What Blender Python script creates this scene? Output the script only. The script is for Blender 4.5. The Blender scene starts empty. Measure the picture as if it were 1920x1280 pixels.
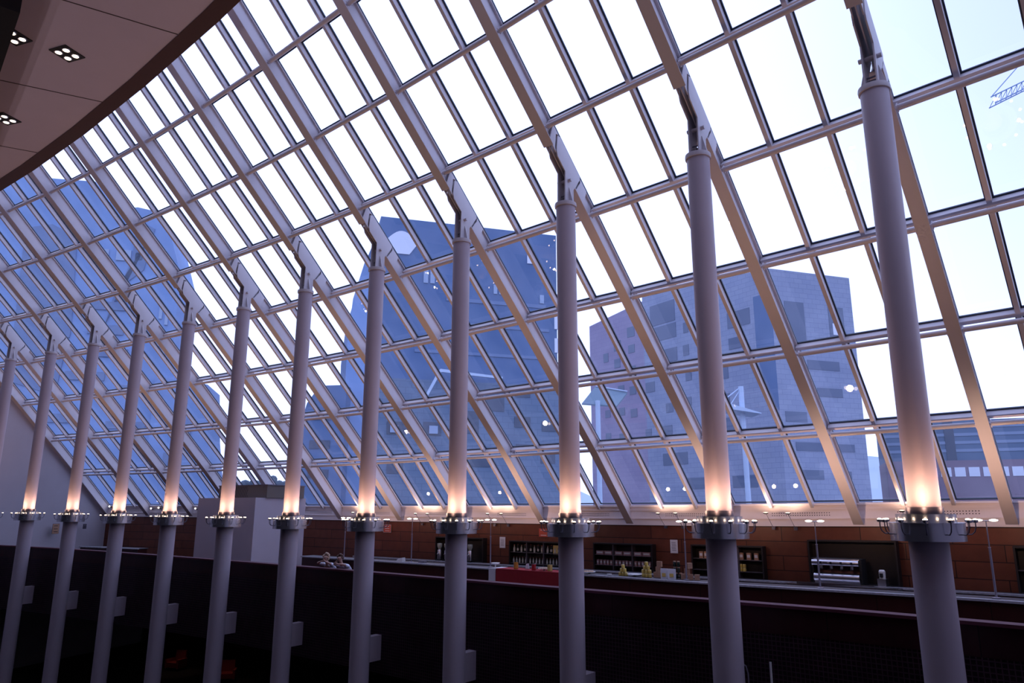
import bpy, math, random
from mathutils import Vector, Matrix
random.seed(7)
COL = bpy.context.scene.collection
ZC = 8.5                                   # height of the camera above the lower foyer floor

# ------------------------------------------------------------------ plan of the building (an arc of columns)
ARC = {-4:(-38.345,42.884,0.2413,0.9705), -3:(-35.117,41.499,0.2675,0.9636), -2:(-31.937,40.056,0.2961,0.9552),
 -1:(-28.788,38.537,0.3264,0.9452), 0:(-25.659,36.925,0.3579,0.9338), 1:(-22.544,35.205,0.3901,0.9208),
 2:(-19.441,33.369,0.4224,0.9064), 3:(-16.353,31.409,0.4543,0.8909), 4:(-13.285,29.322,0.4853,0.8744),
 5:(-10.247,27.110,0.5149,0.8572), 6:(-7.251,24.781,0.5429,0.8398), 7:(-4.311,22.347,0.5687,0.8225),
 8:(-1.442,19.826,0.5921,0.8059), 9:(1.341,17.242,0.6127,0.7903), 10:(4.020,14.626,0.6304,0.7763),
 11:(6.580,12.013,0.6448,0.7644), 12:(9.007,9.440,0.6556,0.7551), 13:(11.309,6.924,0.6628,0.7488), 14:(13.501,4.477,0.6659,0.7461)}
# levels of the purlins, (outward distance from the columns, height) from the glass foot upwards
LV = [(9.608,-0.036),(7.338,2.041),(5.171,3.929),(3.082,5.751),(1.031,7.506),(-0.943,9.182),(-2.844,10.758),(-4.644,12.31),(-6.44,13.86),(-8.24,15.41)]
NRM = Vector((0.655, 0.756))               # outward normal of the sloping glass in the (u, z) plane
ZFLOOR = -3.0                              # bar balcony floor
ZTOP = 7.5                                 # column tops

def arc(i):
    a = max(-4, min(13, math.floor(i))); t = i - a
    A, B = ARC[a], ARC[a+1]
    return [A[k] + (B[k]-A[k])*t for k in range(4)]
SAG = [(-4,0),(1,0),(3,-.06),(5,-.10),(7,-.11),(9,-.08),(10,-.02),(11,.04),(14,.04)]   # the balcony is not quite level along its length
def sag(i, z):
    w = 1 if -3.3 <= z <= 0 else max(0, 1-z/.6) if z > 0 else max(0, 1-(-3.3-z)/1.1)
    for (a, p), (b, q) in zip(SAG, SAG[1:]):
        if a <= i <= b: return w*(p+(q-p)*(i-a)/(b-a))
    return 0
def at(i, u, z):
    z += sag(i, z)
    x, y, nx, ny = arc(i)
    return Vector((x+nx*u, y+ny*u, z))
def outw(i):
    a = arc(i); return Vector((a[2], a[3], 0)).normalized()
def alongw(i):
    a = max(-4, min(13, math.floor(i)))
    return (Vector(ARC[a+1][:2]) - Vector(ARC[a][:2])).to_3d().normalized()
def ang(i):                                # rotation that turns local +Y outward
    o = outw(i); return math.atan2(o.y, o.x) - math.pi/2

# ------------------------------------------------------------------ materials
def mat(name, col, rough=.5, metal=0, emit=None, es=0, noise=0, nscale=8, spec=.5, bump=0):
    m = bpy.data.materials.new(name); m.use_nodes = True
    nt = m.node_tree; b = nt.nodes['Principled BSDF']
    b.inputs['Base Color'].default_value = (*col, 1)
    b.inputs['Roughness'].default_value = rough; b.inputs['Metallic'].default_value = metal
    b.inputs['Specular IOR Level'].default_value = spec
    if emit:
        b.inputs['Emission Color'].default_value = (*emit, 1); b.inputs['Emission Strength'].default_value = es
    if noise or bump:
        tc = nt.nodes.new('ShaderNodeTexCoord'); n = nt.nodes.new('ShaderNodeTexNoise')
        n.inputs['Scale'].default_value = nscale; n.inputs['Detail'].default_value = 4
        nt.links.new(tc.outputs['Object'], n.inputs['Vector'])
        if noise:
            r = nt.nodes.new('ShaderNodeMixRGB'); r.blend_type = 'MIX'
            r.inputs[1].default_value = (*[c*(1-noise) for c in col], 1)
            r.inputs[2].default_value = (*[min(1, c*(1+noise)) for c in col], 1)
            nt.links.new(n.outputs['Fac'], r.inputs[0]); nt.links.new(r.outputs[0], b.inputs['Base Color'])
        if bump:
            bp = nt.nodes.new('ShaderNodeBump'); bp.inputs['Strength'].default_value = bump
            nt.links.new(n.outputs['Fac'], bp.inputs['Height']); nt.links.new(bp.outputs[0], b.inputs['Normal'])
    return m
def brickmat(name, c1, c2, cm, w, h, mortar, offset=.5, rough=.5, noise=.25, spec=.4, nscale=3):
    m = bpy.data.materials.new(name); m.use_nodes = True
    nt = m.node_tree; b = nt.nodes['Principled BSDF']
    uv = nt.nodes.new('ShaderNodeUVMap'); br = nt.nodes.new('ShaderNodeTexBrick')
    br.offset = offset; br.inputs['Scale'].default_value = 1
    br.inputs['Brick Width'].default_value = w; br.inputs['Row Height'].default_value = h
    br.inputs['Mortar Size'].default_value = mortar; br.inputs['Mortar Smooth'].default_value = .1
    br.inputs['Color1'].default_value = (*c1, 1); br.inputs['Color2'].default_value = (*c2, 1); br.inputs['Mortar'].default_value = (*cm, 1)
    nt.links.new(uv.outputs[0], br.inputs['Vector'])
    n = nt.nodes.new('ShaderNodeTexNoise'); n.inputs['Scale'].default_value = nscale; n.inputs['Detail'].default_value = 5
    nt.links.new(uv.outputs[0], n.inputs['Vector'])
    mp = nt.nodes.new('ShaderNodeMapRange'); mp.inputs['To Min'].default_value = 1-noise; mp.inputs['To Max'].default_value = 1+noise
    nt.links.new(n.outputs['Fac'], mp.inputs['Value'])
    mx = nt.nodes.new('ShaderNodeVectorMath'); mx.operation = 'SCALE'
    nt.links.new(br.outputs['Color'], mx.inputs[0]); nt.links.new(mp.outputs[0], mx.inputs['Scale'])
    nt.links.new(mx.outputs[0], b.inputs['Base Color'])
    b.inputs['Roughness'].default_value = rough; b.inputs['Specular IOR Level'].default_value = spec
    return m
def glassmat(name, tint, refl=.05, haze=0):
    m = bpy.data.materials.new(name); m.use_nodes = True
    nt = m.node_tree; nt.nodes.clear()
    o = nt.nodes.new('ShaderNodeOutputMaterial'); t = nt.nodes.new('ShaderNodeBsdfTransparent'); g = nt.nodes.new('ShaderNodeBsdfGlossy')
    mx = nt.nodes.new('ShaderNodeMixShader'); lw = nt.nodes.new('ShaderNodeLayerWeight'); lw.inputs['Blend'].default_value = .5
    pw_ = nt.nodes.new('ShaderNodeMath'); pw_.operation = 'POWER'; pw_.inputs[1].default_value = 5; nt.links.new(lw.outputs['Facing'], pw_.inputs[0])
    fr = nt.nodes.new('ShaderNodeMath'); fr.operation = 'MULTIPLY_ADD'; fr.inputs[1].default_value = .7; fr.inputs[2].default_value = refl; nt.links.new(pw_.outputs[0], fr.inputs[0])
    t.inputs['Color'].default_value = (*tint, 1); g.inputs['Roughness'].default_value = .0
    g.inputs['Color'].default_value = (1, 1, 1, 1)
    nt.links.new(fr.outputs[0], mx.inputs[0]); nt.links.new(t.outputs[0], mx.inputs[1]); nt.links.new(g.outputs[0], mx.inputs[2])
    last = mx
    if haze:                                # haze put into the panes as a patchy bluish veil
        d = nt.nodes.new('ShaderNodeBsdfTranslucent'); d.inputs['Color'].default_value = (.75, .85, 1, 1)
        tc = nt.nodes.new('ShaderNodeTexCoord'); n = nt.nodes.new('ShaderNodeTexNoise'); n.inputs['Scale'].default_value = .9
        mp = nt.nodes.new('ShaderNodeMapRange'); mp.inputs['From Min'].default_value = .3; mp.inputs['From Max'].default_value = .75
        mp.inputs['To Min'].default_value = haze*.4; mp.inputs['To Max'].default_value = haze*1.6
        nt.links.new(tc.outputs['Object'], n.inputs['Vector']); nt.links.new(n.outputs['Fac'], mp.inputs['Value'])
        m2 = nt.nodes.new('ShaderNodeMixShader')
        nt.links.new(mp.outputs[0], m2.inputs[0]); nt.links.new(mx.outputs[0], m2.inputs[1]); nt.links.new(d.outputs[0], m2.inputs[2]); last = m2
    nt.links.new(last.outputs[0], o.inputs[0])
    return m
M = dict(
 steel=mat('white painted steel', (.60,.55,.58), .45, noise=.04, nscale=3),
 shaft=mat('column paint', (.50,.425,.485), .42, noise=.05, nscale=2),
 plaster=mat('white plaster', (.46,.42,.47), .8, noise=.05, nscale=1.5),
 kioskmat=mat('kiosk paint', (.50,.45,.52), .7, noise=.04, nscale=2),
 gasket=mat('dark glazing gasket', (.012,.02,.045), .5),
 chrome=mat('polished steel', (.70,.69,.75), .24, .88),
 darkband=mat('grey neck band', (.13,.12,.16), .4, .6),
 dark=mat('black metal', (.01,.01,.012), .5),
 bulb=mat('lamp glow', (1,.8,.6), .5, emit=(1,.72,.48), es=14),
 bulbw=mat('lamp disc glow', (1,.85,.7), .5, emit=(1,.82,.66), es=9),
 dlamp=mat('downlight glow', (1,.9,.7), .5, emit=(1,.80,.60), es=5),
 glass=glassmat('skylight glass', (.83,.91,1.0), haze=.035),
 clear=glassmat('clear glass', (.9,.93,.95)),
 soffit=mat('mauve plaster soffit', (.66,.56,.66), .9, noise=.04, nscale=2),
 groove=mat('soffit groove', (.07,.045,.05), .9),
 fasciared=mat('dark red edge trim', (.055,.012,.014), .6, noise=.2, nscale=5),
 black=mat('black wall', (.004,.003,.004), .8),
 fascia=mat('cream painted fascia', (.82,.73,.73), .6, noise=.03),
 hole=mat('perforation', (.05,.03,.04), .8),
 wood=brickmat('cherry wood panels', (.15,.042,.022), (.11,.030,.016), (.012,.004,.003), 2.4, .44, .012, .5, .45, .35),
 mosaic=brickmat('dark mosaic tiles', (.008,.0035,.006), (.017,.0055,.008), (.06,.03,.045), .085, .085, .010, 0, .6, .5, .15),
 redband=brickmat('dark red parapet panels', (.038,.008,.011), (.028,.006,.009), (.004,.002,.003), 2.4, 1.2, .008, 0, .5, .4, .2),
 rail=mat('red lacquer rail', (.085,.012,.026), .75, noise=.1),
 counterf=brickmat('counter front wood', (.045,.009,.008), (.035,.007,.007), (.008,.003,.003), 2.4, 1.2, .01, 0, .4, .3, .3),
 countertop=mat('grey stone counter', (.40,.39,.44), .5, noise=.5, nscale=14), worksurf=mat('dark work surface', (.05,.045,.055), .45),
 floor=mat('dark wood floor', (.035,.012,.010), .5, noise=.3, nscale=3),
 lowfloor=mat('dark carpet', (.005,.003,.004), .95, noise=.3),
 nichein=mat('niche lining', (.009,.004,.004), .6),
 shelf=mat('niche shelf', (.10,.08,.09), .4, .3),
 stainless=mat('brushed stainless', (.62,.60,.64), .28, 1),
 redcloth=mat('red tablecloth', (.30,.010,.018), .9, noise=.15, nscale=6),
 whitecloth=mat('white cloth', (.70,.70,.74), .9),
 porcelain=mat('white porcelain', (.78,.76,.76), .3),
 orange=mat('orange juice', (.75,.30,.05), .2), redjuice=mat('red juice', (.5,.02,.03), .2), yellowj=mat('yellow juice', (.8,.55,.15), .2),
 gold=mat('yellow jar', (.75,.55,.12), .35), goldlid=mat('pale yellow lid', (.8,.68,.35), .4),
 bread=mat('pastry', (.62,.42,.28), .8, noise=.4, nscale=30),
 bottle=mat('dark green bottle', (.012,.02,.014), .12), labelm=mat('bottle label', (.55,.52,.48), .7),
 clearb=mat('pale bottle', (.42,.44,.40), .15), pinkbox=mat('pink carton', (.33,.17,.17), .8, noise=.2),
 paper=mat('white paper', (.74,.72,.76), .9), ink=mat('grey ink', (.33,.31,.35), .9), yellowpaper=mat('yellow paper', (.62,.50,.20), .9),
 redsign=mat('orange red sign', (.42,.07,.04), .6), tan=mat('tan packet', (.45,.25,.16), .7, noise=.3, nscale=20),
 skin=mat('skin', (.55,.33,.26), .6), blond=mat('fair curly hair', (.48,.34,.24), .8, noise=.3, nscale=40), brown=mat('brown hair', (.13,.07,.05), .7, noise=.3, nscale=40),
 shirt=mat('white shirt', (.68,.70,.82), .85), trousers=mat('dark trousers', (.02,.02,.03), .9), eye=mat('dark eye', (.02,.015,.012), .3), lip=mat('lips', (.4,.12,.11), .5),
 louvre=mat('bronze mesh', (.16,.135,.12), .6, .2), louvred=mat('dark louvre slot', (.05,.042,.04), .8),
 redseat=mat('red upholstery', (.30,.03,.03), .8), pole=mat('satin grey pole', (.34,.31,.38), .35, .5),
 # outside; the blue haze of distance is put into these wall colours
 hazestoneA=brickmat('hazed pale stone cladding', (.25,.285,.39), (.225,.26,.37), (.17,.20,.30), 1.6, .8, .03, .5, .8, .12, .2, .3),
 hazebrickA=brickmat('hazed pinkish brick', (.27,.235,.34), (.25,.215,.32), (.22,.19,.30), 1.6, .8, .03, .5, .8, .12, .2, .3),
 hazestoneB=brickmat('grey stone', (.13,.18,.27), (.115,.165,.255), (.09,.13,.21), 1.6, .8, .03, .5, .8, .2, .2, .15),
 hazeslateB=mat('hazed blue tower wall', (.07,.13,.27), .8, noise=.25, nscale=.12),
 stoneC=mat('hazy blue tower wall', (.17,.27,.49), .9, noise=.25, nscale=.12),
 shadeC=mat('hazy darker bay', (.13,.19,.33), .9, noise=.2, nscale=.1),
 winA=mat('dark window', (.055,.085,.165), .3), winB=mat('tower window', (.03,.05,.10), .3), winlit=mat('pale window', (.25,.33,.48), .4),
 far=mat('distant office', (.10,.15,.24), .9, noise=.15, nscale=.1), farband=mat('distant office band', (.20,.26,.38), .9),
 farred=mat('low reddish wall', (.20,.15,.20), .9, noise=.2, nscale=.2), farwin=mat('bright office window', (.62,.66,.76), .6),
 mast=mat('pale blue mast', (.42,.52,.68), .6), awning=mat('green grey awning', (.11,.17,.23), .7),
 ground=mat('street paving', (.16,.17,.20), .95, noise=.2, nscale=.2), hill=mat('hazy hills', (.42,.50,.64), 1.0, noise=.1, nscale=.02),
 tree=mat('hazy trees', (.06,.09,.12), 1.0), crane=mat('blue crane', (.14,.22,.42), .7),
)

# ------------------------------------------------------------------ mesh building
class MB:
    def __init__(s): s.v = []; s.f = []; s.sm = []; s.uv = {}
    def face(s, idx, smooth=False, uv=None):
        s.f.append(tuple(idx)); s.sm.append(smooth)
        if uv: s.uv[len(s.f)-1] = uv
    def box8(s, p, uv=None):                # p: 8 corners, bottom loop then top loop
        b = len(s.v); s.v += [Vector(q) for q in p]
        for q in ((0,3,2,1),(4,5,6,7),(0,1,5,4),(1,2,6,5),(2,3,7,6),(3,0,4,7)): s.face([b+k for k in q])
        return s
    def box(s, c, h, X=Vector((1,0,0)), Y=Vector((0,1,0)), Z=Vector((0,0,1))):
        c = Vector(c); X, Y, Z = Vector(X)*h[0], Vector(Y)*h[1], Vector(Z)*h[2]
        return s.box8([c-X-Y-Z, c+X-Y-Z, c+X+Y-Z, c-X+Y-Z, c-X-Y+Z, c+X-Y+Z, c+X+Y+Z, c-X+Y+Z])
    def tube(s, pts, r, n=10, caps=True):
        pts = [Vector(p) for p in pts]; rs = r if isinstance(r, (list, tuple)) else [r]*len(pts)
        b = len(s.v); prev = None
        for k, p in enumerate(pts):
            d = (pts[min(k+1, len(pts)-1)] - pts[max(k-1, 0)]).normalized()
            ref = Vector((0,0,1)) if abs(d.z) < .9 else Vector((1,0,0))
            if prev is not None: ref = prev
            x = ref - d*ref.dot(d)
            if x.length < 1e-6: x = d.orthogonal()
            x.normalize(); y = d.cross(x); prev = x
            for a in range(n):
                t = 2*math.pi*a/n; s.v.append(p + (x*math.cos(t) + y*math.sin(t))*rs[k])
        for k in range(len(pts)-1):
            for a in range(n):
                a2 = (a+1) % n; s.face([b+k*n+a, b+k*n+a2, b+(k+1)*n+a2, b+(k+1)*n+a], True)
        if caps:
            s.face([b+a for a in range(n)][::-1]); e = b+(len(pts)-1)*n; s.face([e+a for a in range(n)])
        return s
    def lathe(s, prof, n=24, c=(0,0,0), smooth=True, closed=False):
        c = Vector(c); b = len(s.v); m = len(prof)
        for (r, z) in prof:
            for a in range(n):
                t = 2*math.pi*a/n; s.v.append(c + Vector((r*math.cos(t), r*math.sin(t), z)))
        rng = m if closed else m-1
        for k in range(rng):
            k2 = (k+1) % m
            for a in range(n):
                a2 = (a+1) % n; s.face([b+k*n+a, b+k*n+a2, b+k2*n+a2, b+k2*n+a], smooth)
        if not closed:
            if prof[0][0] > 1e-4: s.face([b+a for a in range(n)][::-1])
            if prof[-1][0] > 1e-4: s.face([b+(m-1)*n+a for a in range(n)])
        return s
    def prism(s, poly, ext):
        b = len(s.v); n = len(poly); ext = Vector(ext)
        s.v += [Vector(p) for p in poly] + [Vector(p)+ext for p in poly]
        s.face(list(range(b, b+n))[::-1]); s.face(list(range(b+n, b+2*n)))
        for k in range(n): s.face([b+k, b+(k+1) % n, b+n+(k+1) % n, b+n+k])
        return s
    def ball(s, c, r, n=12, m=8):
        c = Vector(c); r = r if isinstance(r, (tuple, list)) else (r, r, r); b = len(s.v)
        for k in range(1, m):
            ph = math.pi*k/m
            for a in range(n):
                t = 2*math.pi*a/n; s.v.append(c + Vector((r[0]*math.sin(ph)*math.cos(t), r[1]*math.sin(ph)*math.sin(t), -r[2]*math.cos(ph))))
        s.v += [c-Vector((0,0,r[2])), c+Vector((0,0,r[2]))]
        for k in range(m-2):
            for a in range(n):
                a2 = (a+1) % n; s.face([b+k*n+a, b+k*n+a2, b+(k+1)*n+a2, b+(k+1)*n+a], True)
        lo = b+(m-1)*n
        for a in range(n):
            a2 = (a+1) % n; s.face([lo, b+a2, b+a], True); s.face([lo+1, b+(m-2)*n+a, b+(m-2)*n+a2], True)
        return s
    def ribbon(s, pts, nv, tv, o0, o1, t0, t1):   # box chain along pts; o along nv, t along tv
        b = len(s.v); nv = Vector(nv); tv = Vector(tv)
        for p in pts:
            p = Vector(p)
            s.v += [p+nv*o0+tv*t0, p+nv*o0+tv*t1, p+nv*o1+tv*t1, p+nv*o1+tv*t0]
        for k in range(len(pts)-1):
            for a in range(4):
                a2 = (a+1) % 4; s.face([b+4*k+a, b+4*k+a2, b+4*k+4+a2, b+4*k+4+a])
        s.face([b+3, b+2, b+1, b]); e = b+4*(len(pts)-1); s.face([e, e+1, e+2, e+3])
        return s
    def build(s, name, m, parent=None):
        if parent is not None: org = Vector(parent_loc(parent))
        else:
            xs = [v.x for v in s.v]; ys = [v.y for v in s.v]; zs = [v.z for v in s.v]
            org = Vector(((min(xs)+max(xs))/2, (min(ys)+max(ys))/2, min(zs)))
        me = bpy.data.meshes.new(name); me.from_pydata([v-org for v in s.v], [], s.f)
        me.polygons.foreach_set('use_smooth', s.sm)
        if s.uv:
            l = me.uv_layers.new(name='UVMap')
            for fi, uv in s.uv.items():
                for k, li in enumerate(me.polygons[fi].loop_indices): l.data[li].uv = uv[k]
        me.update(); me.materials.append(m if not isinstance(m, str) else M[m])
        import bmesh
        bm = bmesh.new(); bm.from_mesh(me); bmesh.ops.recalc_face_normals(bm, faces=bm.faces); bm.to_mesh(me); bm.free()
        if any(s.sm): me.set_sharp_from_angle(angle=math.radians(38))
        o = bpy.data.objects.new(name, me); COL.objects.link(o)
        if parent is None: o.location = org
        else: o.parent = parent
        return o
def parent_loc(p):
    l = Vector(p.location)
    while p.parent: p = p.parent; l += p.location
    return l
def tag(o, label, cat=None, group=None, kind=None):
    o['label'] = label
    if cat: o['category'] = cat
    if group: o['group'] = group
    o['kind'] = kind or 'thing'
    return o
def thing(name, label, cat, loc=(0,0,0), rz=0, group=None):
    o = bpy.data.objects.new(name, None); COL.objects.link(o); o.empty_display_size = .2
    o.location = loc; o.rotation_euler = (0,0,rz)
    return tag(o, label, cat, group)
def struct(o, label, cat): return tag(o, label, cat, None, 'structure')
def copy_tree(o, parent=None):
    c = o.copy(); COL.objects.link(c); c.parent = parent
    for ch in list(o.children): copy_tree(ch, c)
    return c
def dup(o, loc, rz=0, label=None, group=None):
    c = copy_tree(o); c.location = loc; c.rotation_euler = (0,0,rz)
    if label: c['label'] = label
    if group: c['group'] = group
    return c
def first_or_dup(used, proto, loc, rz, label, group=None):
    if not used: used.append(1); o = proto; o.location = loc; o.rotation_euler = (0,0,rz); o['label'] = label
    else: o = dup(proto, loc, rz, label)
    if group: o['group'] = group
    return o
ORD = 'zeroth first second third fourth fifth sixth seventh eighth ninth tenth eleventh twelfth thirteenth fourteenth fifteenth'.split()

# ------------------------------------------------------------------ camera
PITCH, ROLL, FPX = 0.22564, -0.00193, 1378.43
cam = bpy.data.cameras.new('camera'); cam.sensor_width = 36; cam.lens = FPX*36/1920; cam.clip_end = 2000; cam.clip_start = .05
co = bpy.data.objects.new('camera', cam); COL.objects.link(co)
co.rotation_euler = (Matrix.Rotation(math.pi/2+PITCH, 3, 'X') @ Matrix.Rotation(-ROLL, 3, 'Z')).to_euler()
bpy.context.scene.camera = co
def px(P):
    c, s = math.cos(PITCH), math.sin(PITCH)
    d = P.y*c+P.z*s; v = -P.y*s+P.z*c
    if d < .3: return None
    return 960+FPX*P.x/d, 640-FPX*v/d
def seen(pts, m=60):
    q = [px(Vector(p)) for p in pts]; q = [a for a in q if a]
    if not q: return False
    xs = [a[0] for a in q]; ys = [a[1] for a in q]
    return max(xs) > -m and min(xs) < 1920+m and max(ys) > -m and min(ys) < 1280+m

# ------------------------------------------------------------------ skylight
def rp(i, lev, off=0):                      # point on rafter i at purlin level, offset along the glass normal
    u, z = LV[lev]; return at(i, u+NRM.x*off, z+NRM.y*off)
def lerp_pt(b, s, lev, off=0):
    return rp(b, lev, off).lerp(rp(b+1, lev, off), s)
def uz_dir(i, du, dz): return outw(i)*du + Vector((0,0,dz))
def along(u): # height of the tube line at distance u
    for k in range(len(LV)-1):
        (a, za), (b, zb) = LV[k], LV[k+1]
        if b <= u <= a: return za+(zb-za)*(a-u)/(a-b)
    return LV[0][1]
GLASS = .41
def ridge(i, u, off): return at(i, u+NRM.x*off, along(u)+NRM.y*off)
for i in range(-1, 13):
    n3 = uz_dir(i, NRM.x, NRM.y); t3 = outw(i).cross(Vector((0,0,1)))
    end = LV[0]
    name = 'on the white end wall' if i == -1 else 'over the %s column from the white end wall' % ORD[i+1]
    lab = 'white steel I-section roof rafter ' + name
    if i == 12: lab = 'white steel roof rafter past the last column, cut by the frame edge'
    r = thing('skylight_rafter', lab, 'rafter', at(i, 9.9, -.2), 0, 'white steel rafters of the sloping skylight')
    full = [at(i, 9.84, -.25)] + [rp(i, k) for k in range(len(LV))]
    MB().ribbon(full, n3, t3, -.135, GLASS-.06, -.012, .012).build('web', 'steel', r)
    MB().ribbon(full, n3, t3, GLASS-.07, GLASS-.035, -.075, .075).build('top_flange', 'steel', r)
    if i in (-1, 12):
        MB().ribbon(full, n3, t3, -.16, -.135, -.14, .14).build('bottom_flange', 'steel', r)
    else:
        lo = [at(i, 9.84, -.25), rp(i, 0), rp(i, 1), rp(i, 2), rp(i, 3), ridge(i, .34, 0)]
        hi = [ridge(i, -.62, 0), rp(i, 5)] + [rp(i, k) for k in range(6, len(LV))]
        MB().ribbon(lo, n3, t3, -.16, -.135, -.14, .14).build('bottom_flange', 'steel', r)
        MB().ribbon(hi, n3, t3, -.16, -.135, -.14, .14).build('bottom_flange', 'steel', r)
    for k in range(1, len(LV)-1):           # connection cleats at the purlins
        if not seen([rp(i, k)]): continue
        MB().box(rp(i, k), (.06, .05, .10), outw(i)*.76+Vector((0,0,-.65)), t3, n3).build('purlin_cleat', 'steel', r)

def bayname(b): return '%s bay from the white end wall' % ORD[b+2]
for b in range(-1, 12):
    n3 = (uz_dir(b, NRM.x, NRM.y)+uz_dir(b+1, NRM.x, NRM.y)).normalized(); t3 = alongw(b)
    for j in (1, 2):
        pts = [lerp_pt(b, j/3, k) for k in range(len(LV))]; pts[0] = pts[0].lerp(pts[1], .0)
        MBo = MB().ribbon(pts, n3, t3, GLASS-.19, GLASS-.02, -.048, .048)
        o = MBo.build('glazing_bar', 'steel')
        tag(o, 'slim white glazing bar, %s of two, %s' % (ORD[j], bayname(b)), 'glazing bar', 'slim glazing bars between the rafters')
    for k in range(1, len(LV)-1):
        A, B = rp(b, k), rp(b+1, k)
        if not seen([A, B], 20): continue
        d = (B-A).normalized()
        o = thing('round_purlin', 'round purlin tube, %s row up, %s' % (ORD[k], bayname(b)), 'purlin', A.lerp(B, .5), 0, 'round purlin tubes between rafters')
        MB().tube([A+d*.16, B-d*.16], .062, 12).build('tube', 'steel', o)
        for (P, sgn) in ((A, 1), (B, -1)):
            MB().tube([P+d*sgn*.02, P+d*sgn*.17], .038, 8).box(P+d*sgn*.16, (.012, .07, .07), d, n3, d.cross(n3)).build('end_fork', 'steel', o)
nwin = 0
for b in range(-1, 12):
    n3 = (uz_dir(b, NRM.x, NRM.y)+uz_dir(b+1, NRM.x, NRM.y)).normalized(); t3 = alongw(b)
    for k in range(0, len(LV)-1):
        q = [lerp_pt(b, s, kk, GLASS) for s in (0, 1) for kk in (k, k+1)]
        if not seen(q, 10): continue
        nwin += 1
        g = MB(); panes = []
        for j in range(3):
            s0, s1 = j/3, (j+1)/3
            P = [lerp_pt(b, s0, k, GLASS), lerp_pt(b, s1, k, GLASS), lerp_pt(b, s1, k+1, GLASS), lerp_pt(b, s0, k+1, GLASS)]
            up = (P[3]-P[0]).normalized()
            lo0, lo1, hi1, hi0 = P[0]+up*.05+t3*.05, P[1]+up*.05-t3*.05, P[2]-up*.05-t3*.05, P[3]-up*.05+t3*.05
            w = .035
            g.ribbon([lo0, hi0], n3, t3, -.03, .01, 0, w); g.ribbon([lo1, hi1], n3, t3, -.03, .01, -w, 0)
            g.ribbon([lo0, lo1], n3, up, -.03, .01, 0, w); g.ribbon([hi0, hi1], n3, up, -.03, .01, -w, 0)
            e = -.012
            a = lo0+(t3+up)*w*.5; c = lo1+(up-t3)*w*.5; d = hi1-(up+t3)*w*.5; f = hi0+(t3-up)*w*.5
            panes.append([a, c, d, f])
        o = g.build('window_%d' % nwin, 'gasket')
        struct(o, 'three-pane skylight window, %s row from the foot, %s' % (ORD[k+1], bayname(b)), 'window')
        org = o.location
        for P in panes:
            m = MB(); m.v = [Vector(p)-n3*.008 for p in P]; m.face((0,1,2,3)); m.build('glass_pane', 'glass', o)
        if k > 0:
            up = (rp(b, k+1)-rp(b, k)).normalized()
            A, B = rp(b, k, GLASS), rp(b+1, k, GLASS)
            MB().ribbon([A+t3*.04, B-t3*.04], n3, up, -.19, -.02, -.05, .05).build('transom', 'steel', o)

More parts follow.
